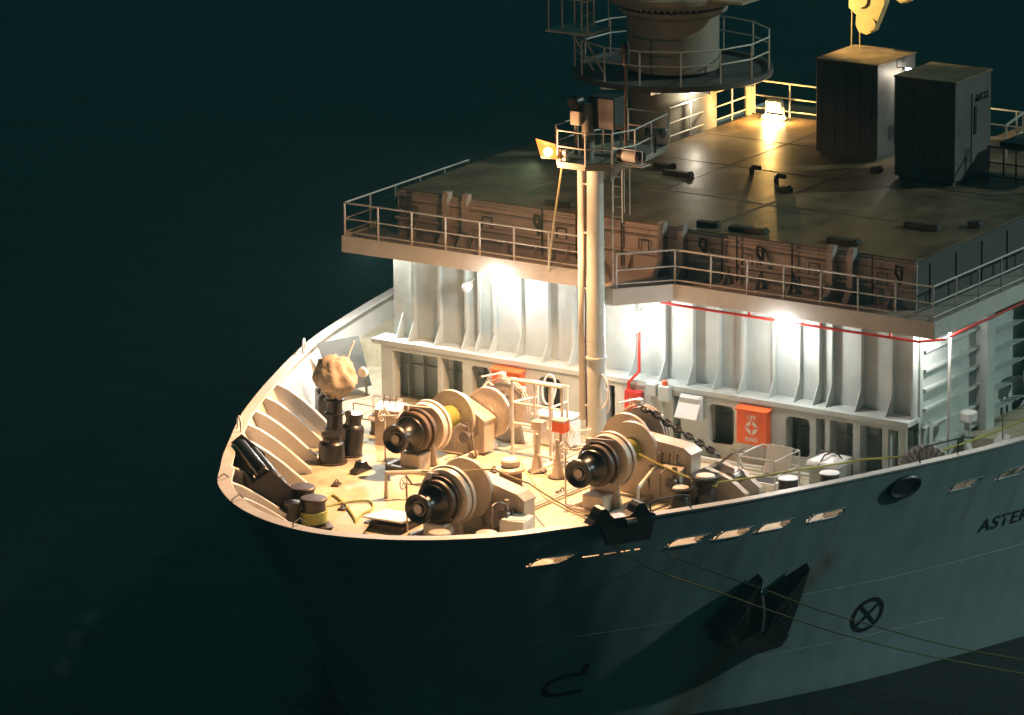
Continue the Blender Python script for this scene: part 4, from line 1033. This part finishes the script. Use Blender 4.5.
# orange mast lamp
t=thing('mast_floodlight','glaring orange floodlight on an arm at the left of the mast head','floodlight',(-3.75,.95,9.0))
R=Matrix.Rotation(math.radians(-50),4,'Z')@Matrix.Rotation(math.radians(50),4,'Y')
R=Matrix.Rotation(math.radians(20),4,'Z')@Matrix.Rotation(math.radians(35),4,'Y')
m=MB(); m.box((0.03,-.05,.0),(.10,.46,.36),M=R,bev=.03); m.build('housing','dark_plate',t)
m=MB(); m.add([R@Vector(p) for p in ((-.06,-.30,-.22),(-.06,.14,-.12),(-.12,.24,.24),(-.10,-.22,.12),(-.20,-.36,-.28),(-.20,.14,-.16),(-.26,.32,.30),(-.20,-.24,.18))],[(0,1,2,3),(0,1,5,4),(1,2,6,5),(2,3,7,6),(3,0,4,7)]); m.build('reflector','lens_reflector',t)
m=MB(); m.lathe([(0,-.25),(.08,-.23),(.13,-.16),(.13,-.08)],(0,-.05,-.02),M=R@Matrix.Rotation(PI/2,4,'Y'),n=20); m.build('lens','lens_orange',t)
m=MB(); m.tube([(.1,-.1,0),(.1,-.55,-.05),(.5,-.9,-.15)],.06,8); m.tube([(.05,-.3,.1),(.5,-.3,.2)],.03,6); m.bb(.0,.3,-.62,-.32,-.2,.14,bev=.03); m.build('arm','crane_paint',t)
o=lamp('mast_beam','SPOT',(-.30,.12,-.22),ORANGE_P,(1,.52,.24),.12,(-.62,.22,-.76),math.radians(158),1.0); o.parent=t
o=lamp('mast_spill','POINT',(-.75,.10,-.25),MSPILL_P,(1,.50,.24),.12); o.parent=t
# halyard
m=MB(); m.tube([(-3.3,.75,8.6),(-2.3,1.7,6.6),(-1.05,2.72,4.75)],.028,6); tag(m.build('halyard','rope_pale'),'pale slack line from the mast platform down to the railing','line')
# ---------------------------------------------------------------- mooring ropes
def rope(pts,r,mt,label,name='mooring_rope',sag=0.0,n=14):
    q=[]; P=[Vector(p) for p in pts]
    for i in range(len(P)-1):
        a,c=P[i],P[i+1]; p0=P[max(0,i-1)]; p3=P[min(len(P)-1,i+2)]
        for k in range(n):
            s=k/n
            if sag: q.append(a.lerp(c,s)-Vector((0,0,sag*4*s*(1-s))))
            else: q.append(.5*((2*a)+(c-p0)*s+(2*p0-5*a+4*c-p3)*s*s+(3*a-p0-3*c+p3)*s**3))
    q.append(Vector(pts[-1])); m=MB(); m.tube(q,r,6); return tag(m.build(name,mt),label,'rope')
rope([(-5.35,-2.95,1.3),(-5.45,-4.7,.88),(-5.25,-5.42,.70),(-4.9,-5.2,.66)],.028,'rope_yellow','yellow rope from the mast winch drum to the tall flared roller',sag=.03)
rope([(-4.95,-5.25,.7),(-3.3,-6.9,.92),(-1.35,-7.75,.85),(-.3,-9.35,1.0),(1.4,-10.3,1.30),(2.4,-10.9,1.60)],.030,'rope_yellow','yellow rope running aft past the bollards to the port rail',sag=.02)
rope([(-11.2,.25,1.75),(-10.0,-1.3,1.75),(-9.8,-2.3,1.45),(-10.8,-4.4,1.25),(-11.8,-5.6,1.62)],.026,'rope_pale','pale rope from the nearest winch drum to the horned chock',sag=.03)
rope([(-6.4,.3,.95),(-8.6,-2.0,.7),(-10.9,-5.0,1.1),(-11.7,-5.5,1.62)],.026,'rope_pale','pale rope crossing the deck from the ventilator to the horned chock',sag=.03)
rope([(-11.6,3.6,.4),(-9.9,4.3,.04),(-9.56,4.3,.04),(-10.13,3.54,.04),(-11.13,2.5,.04),(-11.9,1.9,.04),(-12.3,1.2,.04),(-13.3,.8,.04)],.035,'rope_yellow','slack yellow rope trailing from the brown bollards over the bow deck')
rope([(-12.0,3.2,.3),(-10.9,3.9,.04),(-10.0,3.7,.04),(-9.5,3.2,.04),(-10.0,2.7,.04),(-10.7,2.6,.04),(-11.4,2.3,.04)],.03,'rope_yellow','second slack yellow rope end beside the brown bollards')
for pts,lab in (([(-11.45,-6.35,.75),(-14.9,-20,.55)],'lower mooring line slanting from the horned chock across the hull'),([(-9.82,-6.85,.14),(-14.9,-20,.9)],'upper mooring line slanting from the bow slot across the hull')):
    pass
def line(ctrl,label):
    P=[Vector(p) for p in ctrl]; q=[]
    for i in range(len(P)-1):
        p0=P[max(0,i-1)];p1=P[i];p2=P[i+1];p3=P[min(len(P)-1,i+2)]
        for k in range(10):
            s=k/10; q.append(.5*((2*p1)+(p2-p0)*s+(2*p0-5*p1+4*p2-p3)*s*s+(3*p1-p0-3*p2+p3)*s**3))
    q.append(P[-1]); m=MB(); m.tube(q,.017,6); return tag(m.build('mooring_line','line_dim'),label,'rope')
LINES=None

# ---------------------------------------------------------------- upper deck aft: crane, lockers, rails
cx,cy,cz=11.6,6.3,8.0
t=thing('crane_pedestal','round crane pedestal with a railed circular platform behind the mast','crane',(cx,cy,2.0))
def zz(v): return v-1.5
m=MB(); m.lathe([(1.35,zz(2)),(1.33,zz(7.3))],n=48); m.build('lower_column','crane_paint',t)
m=MB(); m.lathe([(1.42,zz(7.62)),(1.42,zz(9.25)),(1.50,zz(9.32)),(1.68,zz(9.42)),(1.68,zz(9.54)),(1.50,zz(9.56))],n=48)
m.build('upper_column','crane_paint',t)
m=MB()
for k in range(48): a=2*PI*k/48; m.lathe([(.035,0),(.035,.08)],(1.52*math.cos(a),1.52*math.sin(a),zz(9.54)),'Z',6)
m.build('flange_bolts','worn_steel',t)
m=MB(); m.lathe([(1.2,zz(7.42)),(3.05,zz(7.42)),(3.07,zz(7.44)),(3.07,zz(7.60)),(2.93,zz(7.60)),(2.93,zz(7.50)),(1.2,zz(7.50))],n=40)
for k in range(12): a=2*PI*k/12; m.box((1.35+.75,0,0),(.01,.01,.01)) if False else None
pf=m.build('platform','box_dark',t)
for k in range(10):
    a=2*PI*(k+.5)/10; c,s=math.cos(a),math.sin(a); m=MB(); V=[(1.3*c,1.3*s,zz(7.05)),(1.3*c,1.3*s,zz(7.41)),(2.9*c,2.9*s,zz(7.41)),(2.9*c,2.9*s,zz(7.30))]
    n_=Vector((-s,c,0))*.012; m.add([Vector(v)-n_ for v in V]+[Vector(v)+n_ for v in V],[(0,1,2,3),(4,5,6,7),(0,1,5,4),(1,2,6,5),(2,3,7,6),(3,0,4,7)]); m.build('platform_bracket','crane_paint',t)
rp=3.0; angs=[math.radians(a) for a in range(0,360,24)]
m=MB()
for h_ in (1.05,.6): m.tube([(rp*math.cos(a),rp*math.sin(a),zz(7.6)+h_) for a in angs],.026,6,closed=True)
m.build('rail_bar','rail_paint',t)
for a in angs:
    m=MB(); m.tube([(rp*math.cos(a),rp*math.sin(a),zz(7.5)),(rp*math.cos(a),rp*math.sin(a),zz(7.6)+1.06)],.03,6); m.build('rail_post','rail_paint',t)
m=MB(); m.lathe([(1.3,zz(9.6)),(1.5,zz(9.66)),(1.95,zz(9.70)),(2.1,zz(9.85)),(2.1,zz(10.0)),(1.7,zz(10.02)),(1.7,zz(12.5)),(1.2,zz(12.6))],n=44); m.build('slewing_house','crane_paint',t)
m=MB(); m.bb(-.9,.9,-3.0,-1.6,zz(9.95),zz(10.03)); 
m.build('access_platform','crane_paint',t)
m=MB()
for h_ in (.5,1.0): m.tube([(-.9,-1.8,zz(10.03)+h_),(-.9,-2.95,zz(10.03)+h_),(.9,-2.95,zz(10.03)+h_),(.9,-1.8,zz(10.03)+h_)],.025,6)
for p in ((-.9,-2.95),(.9,-2.95),(-.9,-1.9),(.9,-1.9),(0,-2.95)): m.tube([(*p,zz(10.03)),(*p,zz(11.05))],.025,6)
m.build('access_rail','rail_paint',t)
# ladder tower to the left of the pedestal
m=MB(); L0=(-2.2,1.9)
for dx,dy in ((0,0),(.7,0),(0,.7),(.7,.7)): m.tube([(L0[0]+dx,L0[1]+dy,zz(8.9)),(L0[0]+dx,L0[1]+dy,zz(11.8))],.03,6)
for k in range(6): m.tube([(L0[0],L0[1],zz(8.95+k*.4)),(L0[0]+.7,L0[1],zz(8.95+k*.4))],.016,5)
m.bb(L0[0]-.35,L0[0]+.95,L0[1]-.45,L0[1]+1.1,zz(8.83),zz(8.89)); m.tube([(L0[0],L0[1],zz(8.83)),(L0[0]+.3,L0[1]-.6,zz(7.6))],.03,6); m.tube([(L0[0]+.3,L0[1]+.6,zz(8.83)),(L0[0]+.5,L0[1]-.1,zz(7.6))],.03,6)
for p in ((-.3,-.4),(-.3,1.0),(.9,-.4)): m.tube([(L0[0]+p[0],L0[1]+p[1],zz(8.89)),(L0[0]+p[0],L0[1]+p[1],zz(9.9))],.022,5)
m.tube([(L0[0]-.3,L0[1]+1.0,zz(9.9)),(L0[0]-.3,L0[1]-.4,zz(9.9)),(L0[0]+.9,L0[1]-.4,zz(9.9))],.02,5)
m.build('ladder_tower','rail_paint',t)
# deck below (lower level the pedestal stands on)
m=MB(); m.bb(9.0,22,5.0,8.78,4.7,4.78); m.build('lower_deck','roof_paint',ship)
m=MB(); m.bb(9.0,14.3,4.92,4.948,4.78,6.21); m.bb(8.97,8.998,4.95,8.6,4.78,6.21); m.build('deck_edge','coaming_paint',ship)
# lamp under crane platform
t=thing('deck_lamp','small violet white lamp under the round crane platform','lamp',(10.55,4.95,7.65),0)
m=MB(); m.lathe([(.07,0),(.09,.08),(.05,.16)],n=12); m.build('housing','dark_plate',t)
m=MB(); m.lathe([(.0,-.10),(.06,-.07),(.07,0)],n=12); m.build('bulb','tube_violet',t)
o=lamp('deck_lamp_glow','POINT',(-.12,-.15,-.2),LOW_P,(1,.88,.66),.05); o.parent=t
# yellow flood on the deck
t=thing('floodlight','yellow floodlight standing on the upper deck beside the crane','floodlight',(13.75,3.95,6.31),0)
m=MB(); m.box((0,0,.42),(.22,.55,.40),M=Matrix.Rotation(-.35,4,'Y'),bev=.03); m.tube([(0,-.32,0),(0,-.32,.42)],.03,6); m.tube([(0,.32,0),(0,.32,.42)],.03,6); m.bb(-.2,.2,-.4,.4,0,.04); m.build('housing','crane_paint',t)
m=MB(); m.box((-.16,-.05,.10),(.22,.7,.10),bev=.02); m.build('lens','lens_yellow',t)
o=lamp('deck_flood_glow','POINT',(-.5,-.1,.35),YEL_P,(1,.56,.16),.10); o.parent=t
# hook block hung above the lockers
t=thing('hook_block','cream crane hook block hanging on two wires above the dark lockers','hook block',(12.0,-.35,8.35))
hb=[(-.62,3.2),(.55,3.2),(.60,2.4),(.42,1.95),(.22,1.50),(.0,1.38),(-.28,1.45),(-.38,1.65),(-.36,1.95),(-.62,2.15)]
m=MB(); m.prism([(-y,z_) for y,z_ in hb],-.16,.16,'X'); m.build('cheek_plate','hook_paint',t)
for (y,z_,r) in ((-.12,1.72,.20),(.22,2.45,.26)):
    m=MB(); m.lathe([(.05,-.2),(r,-.2),(r,-.165),(.05,-.165)],(0,y,z_),'X',24); m.build('sheave_cap','hook_paint',t)
m=MB(); m.tube([(0,.60,2.2),(0,.62,-1.9)],.022,6); m.tube([(0,.32,1.6),(0,.33,-1.9)],.022,6); m.build('wire','rope_pale',t)
m=MB(); m.tube([(0,-.85,2.65),(0,-1.1,2.5),(0,-1.3,2.55),(0,-1.45,2.62)],.09,8); m.build('shackle','hook_paint',t)
t=thing('floodlight','floodlight high on the crane house shining on the hook block','floodlight',(9.6,5.0,12.6))
m=MB(); m.box((0,0,0),(.3,.5,.36),M=Matrix.Rotation(-.9,4,'Z'),bev=.02); m.tube([(0,0,0),(1.2,.6,-.1)],.05,6); m.build('housing','crane_paint',t)
m=MB(); m.box((.02,-.26,-.02),(.36,.03,.3),M=Matrix.Rotation(.6,4,'Z')); m.build('lens','lens_yellow',t)
o=lamp('hook_glow','SPOT',(.15,-.35,-.05),HOOK_P,(1,.70,.30),.10,(2.3,-5.2,-2.4),math.radians(40),.6); o.parent=t
# two dark lockers
def locker(label,x0,x1,y0,y1,h,door):
    t=thing('deck_locker',label,'locker',((x0+x1)/2,(y0+y1)/2,6.30),0,'dark deck lockers'); a,b_=(x1-x0)/2,(y1-y0)/2
    m=MB(); m.bb(-a,a,-b_,b_,.12,h,bev=.02); m.bb(-a+.1,a-.1,-b_+.1,b_-.1,0,.12); m.build('body','box_dark',t)
    m=MB(); m.bb(-a-.03,a+.03,-b_-.03,b_+.03,h+.002,h+.06,bev=.01); m.build('roof','roof_paint',t)
    for k in range(5):
        q=MB(); q.bb(-a-.022,-a-.002,-b_+.2+k*(2*b_-.4)/4-.02,-b_+.2+k*(2*b_-.4)/4+.02,.16,h-.05); q.build('rib','box_dark',t)
    q=MB()
    for k in range(6): q.bb(a*.1-.6,a*.1-.2,-b_-.02,-b_-.002,h*.2+k*.07,h*.2+k*.07+.03)
    q.build('louvre','mark_black',t)
    d=MB(); d.bb(-a*.1,a*.75,-b_-.03,-b_-.003,.35,h-.45,bev=.005); dd=d.build('door','box_dark',t)
    m=MB(); m.bb(-a*.0,a*.06+.05,-b_-.07,-b_-.032,h*.45,h*.72); m.build('handle','mark_black',dd)
    m=MB(); m.tube([(a*.1,-b_-.08,h*.78),(a*.7,-b_-.08,h*.82)],.03,6)
    for k in range(5): m.bb(a*(.1+.15*k),a*(.1+.15*k)+.05,-b_-.06,-b_-.032,h*.76,h*.83)
    m.build('latch','mark_black',dd)
    return t
locker('tall dark steel locker on the upper deck, left of the pair',10.1,12.4,-1.72,.38,2.9,1)
locker('tall dark steel locker nearer the right edge with black door latch',8.5,10.7,-5.2,-3.2,3.05,1)
t=thing('tube_lamp','small glowing violet tube lamp fixed between the two lockers','lamp',(11.3,-1.98,8.98),.15)
m=MB(); m.box((0,-.02,0),(.42,.12,.07),M=Matrix.Rotation(.2,4,'Y'),bev=.01); m.tube([(0,0,0),(0,.25,0)],.025,6); m.build('housing','white_paint',t)
m=MB(); m.box((0,-.1,-.02),(.40,.05,.06),M=Matrix.Rotation(.2,4,'Y')); m.build('tube','tube_violet',t)
o=lamp('tube_glow','POINT',(0,-.12,-.22),TUBE_P,(1,.85,.65),.05); o.parent=t
# aft rails
z=6.31
railing('yellow lit railing along the starboard edge of the upper deck by the crane',[(9.3,5.02,z),(14.2,5.02,z)],step=1.2)
railing('pale railing closing the after edge of the upper deck behind the left locker',[(14.2,4.95,z),(14.2,-1.4,z)],step=1.2)
railing('pale railing at the right edge of the picture behind the right locker',[(14.2,-3.2,z),(14.2,-6.2,z)],step=1.1)
t=railing('dark railing on the right standing before a dark square awning',[(9.6,-5.7,z),(9.6,-8.5,z)],step=1.0,mt='dark_plate')
t=thing('stair_frame','pale stair handrail rising at the right edge of the upper deck','handrail',(12.6,-4.7,6.31))
m=MB(); m.tube([(0,0,0),(0,0,1.0),(1.5,-.15,1.35),(2.6,-.3,1.4)],.04,8); m.tube([(0,0,.45),(1.5,-.15,.75)],.03,6); m.tube([(.9,-.1,0),(.9,-.1,1.2)],.04,8); m.tube([(1.5,-.15,0),(1.5,-.15,1.35)],.035,8); m.build('rail','rail_paint',t)
m=MB(); m.bb(1.9,2.6,-1.1,-.5,0,1.1,bev=.03); m.build('newel_box','crane_paint',t)
t=thing('dark_awning','dark flat canopy on thin posts at the right edge','canopy',(11.2,-6.4,6.31))
m=MB(); m.bb(-.9,.9,-1.9,.7,.85,1.05,bev=.02); m.build('roof','mark_black',t)
m=MB()
for a in(-.8,.8):
    for c in (-1.8,.6): m.tube([(a,c,0),(a,c,.85)],.03,6)
m.build('post','dark_plate',t)
m=MB(); m.tube([(13.9,5.0,6.31),(13.9,5.0,7.45)],.12,8); m.tube([(13.9,5.0,7.45),(13.6,4.9,7.6)],.1,8); tag(m.build('vent_post','crane_paint'),'short thick vent post on the deck left of the yellow floodlight','ventilator')
# ---------------------------------------------------------------- the anchor on the port bow
O=on_hull(-6.75,-2.7,0); O2=on_hull(-6.75,-1.7,0); upv=(O2-O).normalized(); tg=(on_hull(-6.0,-2.7,0)-on_hull(-7.5,-2.7,0)).normalized(); nn=upv.cross(tg).normalized()
if nn.y>0: nn=-nn
tg=upv.cross(nn)*(1 if upv.cross(nn).dot(tg)>0 else -1)
def A(a,u,n): return O+tg*a+upv*u+nn*n
t=thing('anchor','big black anchor stowed against the port bow with rust below','anchor',tuple(O)); 
def pm(poly,n0,n1,name,mt='mark_black',twist=0):
    m=MB(); k=len(poly); V=[A(a,u,n0+(n0b if False else 0))-O for a,u in poly]+[A(a,u,n1)-O for a,u in poly]
    m.add(V,[tuple(range(k))[::-1],tuple(range(k,2*k))]+[(i,(i+1)%k,k+(i+1)%k,k+i) for i in range(k)]); return m.build(name,mt,t)
def wedge(base,top,name,mt='anchor_iron'):
    m=MB(); k=len(base); V=[A(a,u,n)-O for a,u,n in base]+[A(a,u,n)-O for a,u,n in top]
    m.add(V,[tuple(range(k))[::-1],tuple(range(k,2*k))]+[(i,(i+1)%k,k+(i+1)%k,k+i) for i in range(k)]); return m.build(name,mt,t)
wedge([(-1.25,-.22,.02),(-.65,-.42,.02),(.31,-.66,.02),(1.10,-.40,.02),(1.35,.10,.02),(1.1,.45,.02),(-.2,.55,.02),(-1.1,.35,.02)],[(-1.05,-.12,.40),(-.6,-.26,.48),(.28,-.42,.50),(.92,-.24,.46),(1.08,.08,.42),(.9,.28,.40),(-.2,.36,.42),(-.9,.22,.38)],'crown')
wedge([(-1.5,.15,.02),(-.85,1.35,.02),(-.40,1.90,.10),(-.18,1.25,.02),(-.15,.1,.02)],[(-1.2,.15,.36),(-.72,1.2,.42),(-.38,1.86,.36),(-.32,1.15,.46),(-.35,.15,.44)],'fluke')
wedge([(.05,.1,.02),(.12,1.25,.02),(.62,1.75,.02),(1.08,2.22,.10),(1.22,1.2,.02),(1.28,.2,.02)],[(.28,.15,.44),(.36,1.1,.46),(.72,1.6,.42),(1.05,2.17,.36),(1.04,1.15,.42),(1.05,.2,.40)],'fluke')
m=MB(); m.tube([A(-.02,.3,.45)-O,A(-.03,.8,.32)-O,A(-.03,1.15,.05)-O],[.15,.13,.12],10); m.build('shank','anchor_iron',t)
m=MB(); m.tube([A(-.03+.30*math.cos(a),1.05+.2*math.sin(a),.03)-O for a in [k*PI/10 for k in range(20)]],.06,8,closed=True); m.build('hawse_lip','hull_paint',t)
for a,u,c,d in ((-.78,.55,-.62,1.0),(.52,.6,.76,1.05)):
    m=MB(); m.tube([A(a,u,.45)-O,A(c,d,.46)-O],.035,6); m.build('worn_edge','worn_steel',t)
# outboard mooring lines
line([(-11.45,-6.1,.75),(-12.41,-7.8,.61),(-12.26,-9.8,.24),(-11.76,-11.6,-.27),(-11.25,-13,-.66),(-9.88,-14.5,-1.3),(-7.25,-16,-2.29),(-4.86,-17,-3.13),(-1.5,-18,-4.3)],'lower mooring line slanting from the horned chock down across the hull')
line([(-10.03,-6.75,.25),(-10.45,-8.4,.13),(-10.29,-9.8,-.15),(-10.17,-11.0,-.42),(-9.75,-12.2,-.75),(-8.26,-14.2,-1.53),(-6.5,-15.6,-2.19),(-4.87,-17,-2.74),(-1.5,-18.5,-3.9)],'upper mooring line slanting from the bow slot down across the hull')
# ---------------------------------------------------------------- sea
sm_=bpy.data.materials.new('sea_water'); sm_.use_nodes=True; nt=sm_.node_tree; N=nt.nodes; L=nt.links; b=N['Principled BSDF']
b.inputs['Base Color'].default_value=(.002,.008,.008,1); b.inputs['Roughness'].default_value=.28; b.inputs['IOR'].default_value=1.33
g=N.new('ShaderNodeNewGeometry'); mp=N.new('ShaderNodeMapping'); mp.inputs['Rotation'].default_value=(0,0,.5); mp.inputs['Scale'].default_value=(1,.45,1); L.new(g.outputs['Position'],mp.inputs['Vector'])
n1=N.new('ShaderNodeTexNoise'); n1.inputs['Scale'].default_value=.35; n1.inputs['Detail'].default_value=7; n1.inputs['Roughness'].default_value=.62; L.new(mp.outputs['Vector'],n1.inputs['Vector'])
bp=N.new('ShaderNodeBump'); bp.inputs['Strength'].default_value=.6; bp.inputs['Distance'].default_value=.35; L.new(n1.outputs['Fac'],bp.inputs['Height']); L.new(bp.outputs['Normal'],b.inputs['Normal'])
MATS['sea_water']=sm_
m=MB(); V=[];F=[]; xs=[-3000,-400,-60,-20,40,150,600,3000]
for x in xs:
    for y in xs: V.append((x,y,-5.05))
for i in range(7):
    for j in range(7): F.append((i*8+j,(i+1)*8+j,(i+1)*8+j+1,i*8+j+1))
m.add(V,F); tag(m.build('sea','sea_water'),'dark green night sea around the ship','sea',kind='structure')
# ---------------------------------------------------------------- light, world, camera
w=bpy.data.worlds.new('World'); sc.world=w; w.use_nodes=True; nt=w.node_tree; bg=nt.nodes['Background']
tc=nt.nodes.new('ShaderNodeTexCoord'); sx=nt.nodes.new('ShaderNodeSeparateXYZ'); nt.links.new(tc.outputs['Generated'],sx.inputs[0])
cr=nt.nodes.new('ShaderNodeValToRGB'); cr.color_ramp.elements[0].position=.0; cr.color_ramp.elements[0].color=(*SKY_LOW,1); cr.color_ramp.elements[1].position=.7; cr.color_ramp.elements[1].color=(*SKY_HIGH,1)
nt.links.new(sx.outputs['Z'],cr.inputs['Fac']); nt.links.new(cr.outputs['Color'],bg.inputs['Color']); bg.inputs['Strength'].default_value=1
s=bpy.data.lights.new('night_key','SUN'); s.energy=SUN_P; s.angle=math.radians(1.5); s.color=(.80,1.0,.90)
so=bpy.data.objects.new('night_key',s); COL.objects.link(so); so.rotation_euler=Vector((-3.2,3.7,-2.2)).to_track_quat('-Z','Y').to_euler()
cam=bpy.data.cameras.new('camera'); cam.sensor_width=36; cam.lens=5391.389/1024*36; cam.clip_end=6000; cam.clip_start=1
co_=bpy.data.objects.new('camera',cam); COL.objects.link(co_)
yaw,pitch,roll=0.5829242876362999,0.25987147539073424,-0.010804230422992198
fh=Vector((math.cos(yaw),math.sin(yaw),0)); r_=Vector((math.sin(yaw),-math.cos(yaw),0)); Fv=fh*math.cos(pitch)+Vector((0,0,-math.sin(pitch))); Uv=r_.cross(Fv)
R2=r_*math.cos(roll)+Uv*math.sin(roll); U2=-r_*math.sin(roll)+Uv*math.cos(roll)
M=Matrix((R2,U2,-Fv)).transposed().to_4x4(); M.translation=Vector((-126.19176851489627,-78.53673889284227,41.94513569045515)); co_.matrix_world=M
sc.camera=co_
sc.view_settings.view_transform='Standard'; sc.view_settings.look='None'; sc.view_settings.exposure=EXPO; sc.view_settings.gamma=1; sc.view_settings.use_curve_mapping=False
sc.render.engine='CYCLES'; sc.cycles.use_denoising=True; sc.cycles.sample_clamp_indirect=4
if HAZE:
    hz=bpy.data.materials.new('haze'); hz.use_nodes=True; nt=hz.node_tree; nt.nodes.clear()
    ou=nt.nodes.new('ShaderNodeOutputMaterial'); pv=nt.nodes.new('ShaderNodeVolumePrincipled'); pv.inputs['Color'].default_value=(.34,.80,.88,1); pv.inputs['Density'].default_value=HAZE; pv.inputs['Anisotropy'].default_value=.35
    nt.links.new(pv.outputs[0],ou.inputs['Volume']); MATS['haze']=hz
    m=MB(); m.bb(-135,90,-90,70,-6.2,44.5); tag(m.build('haze','haze'),'thin night haze around the ship and sea','haze',kind='stuff')
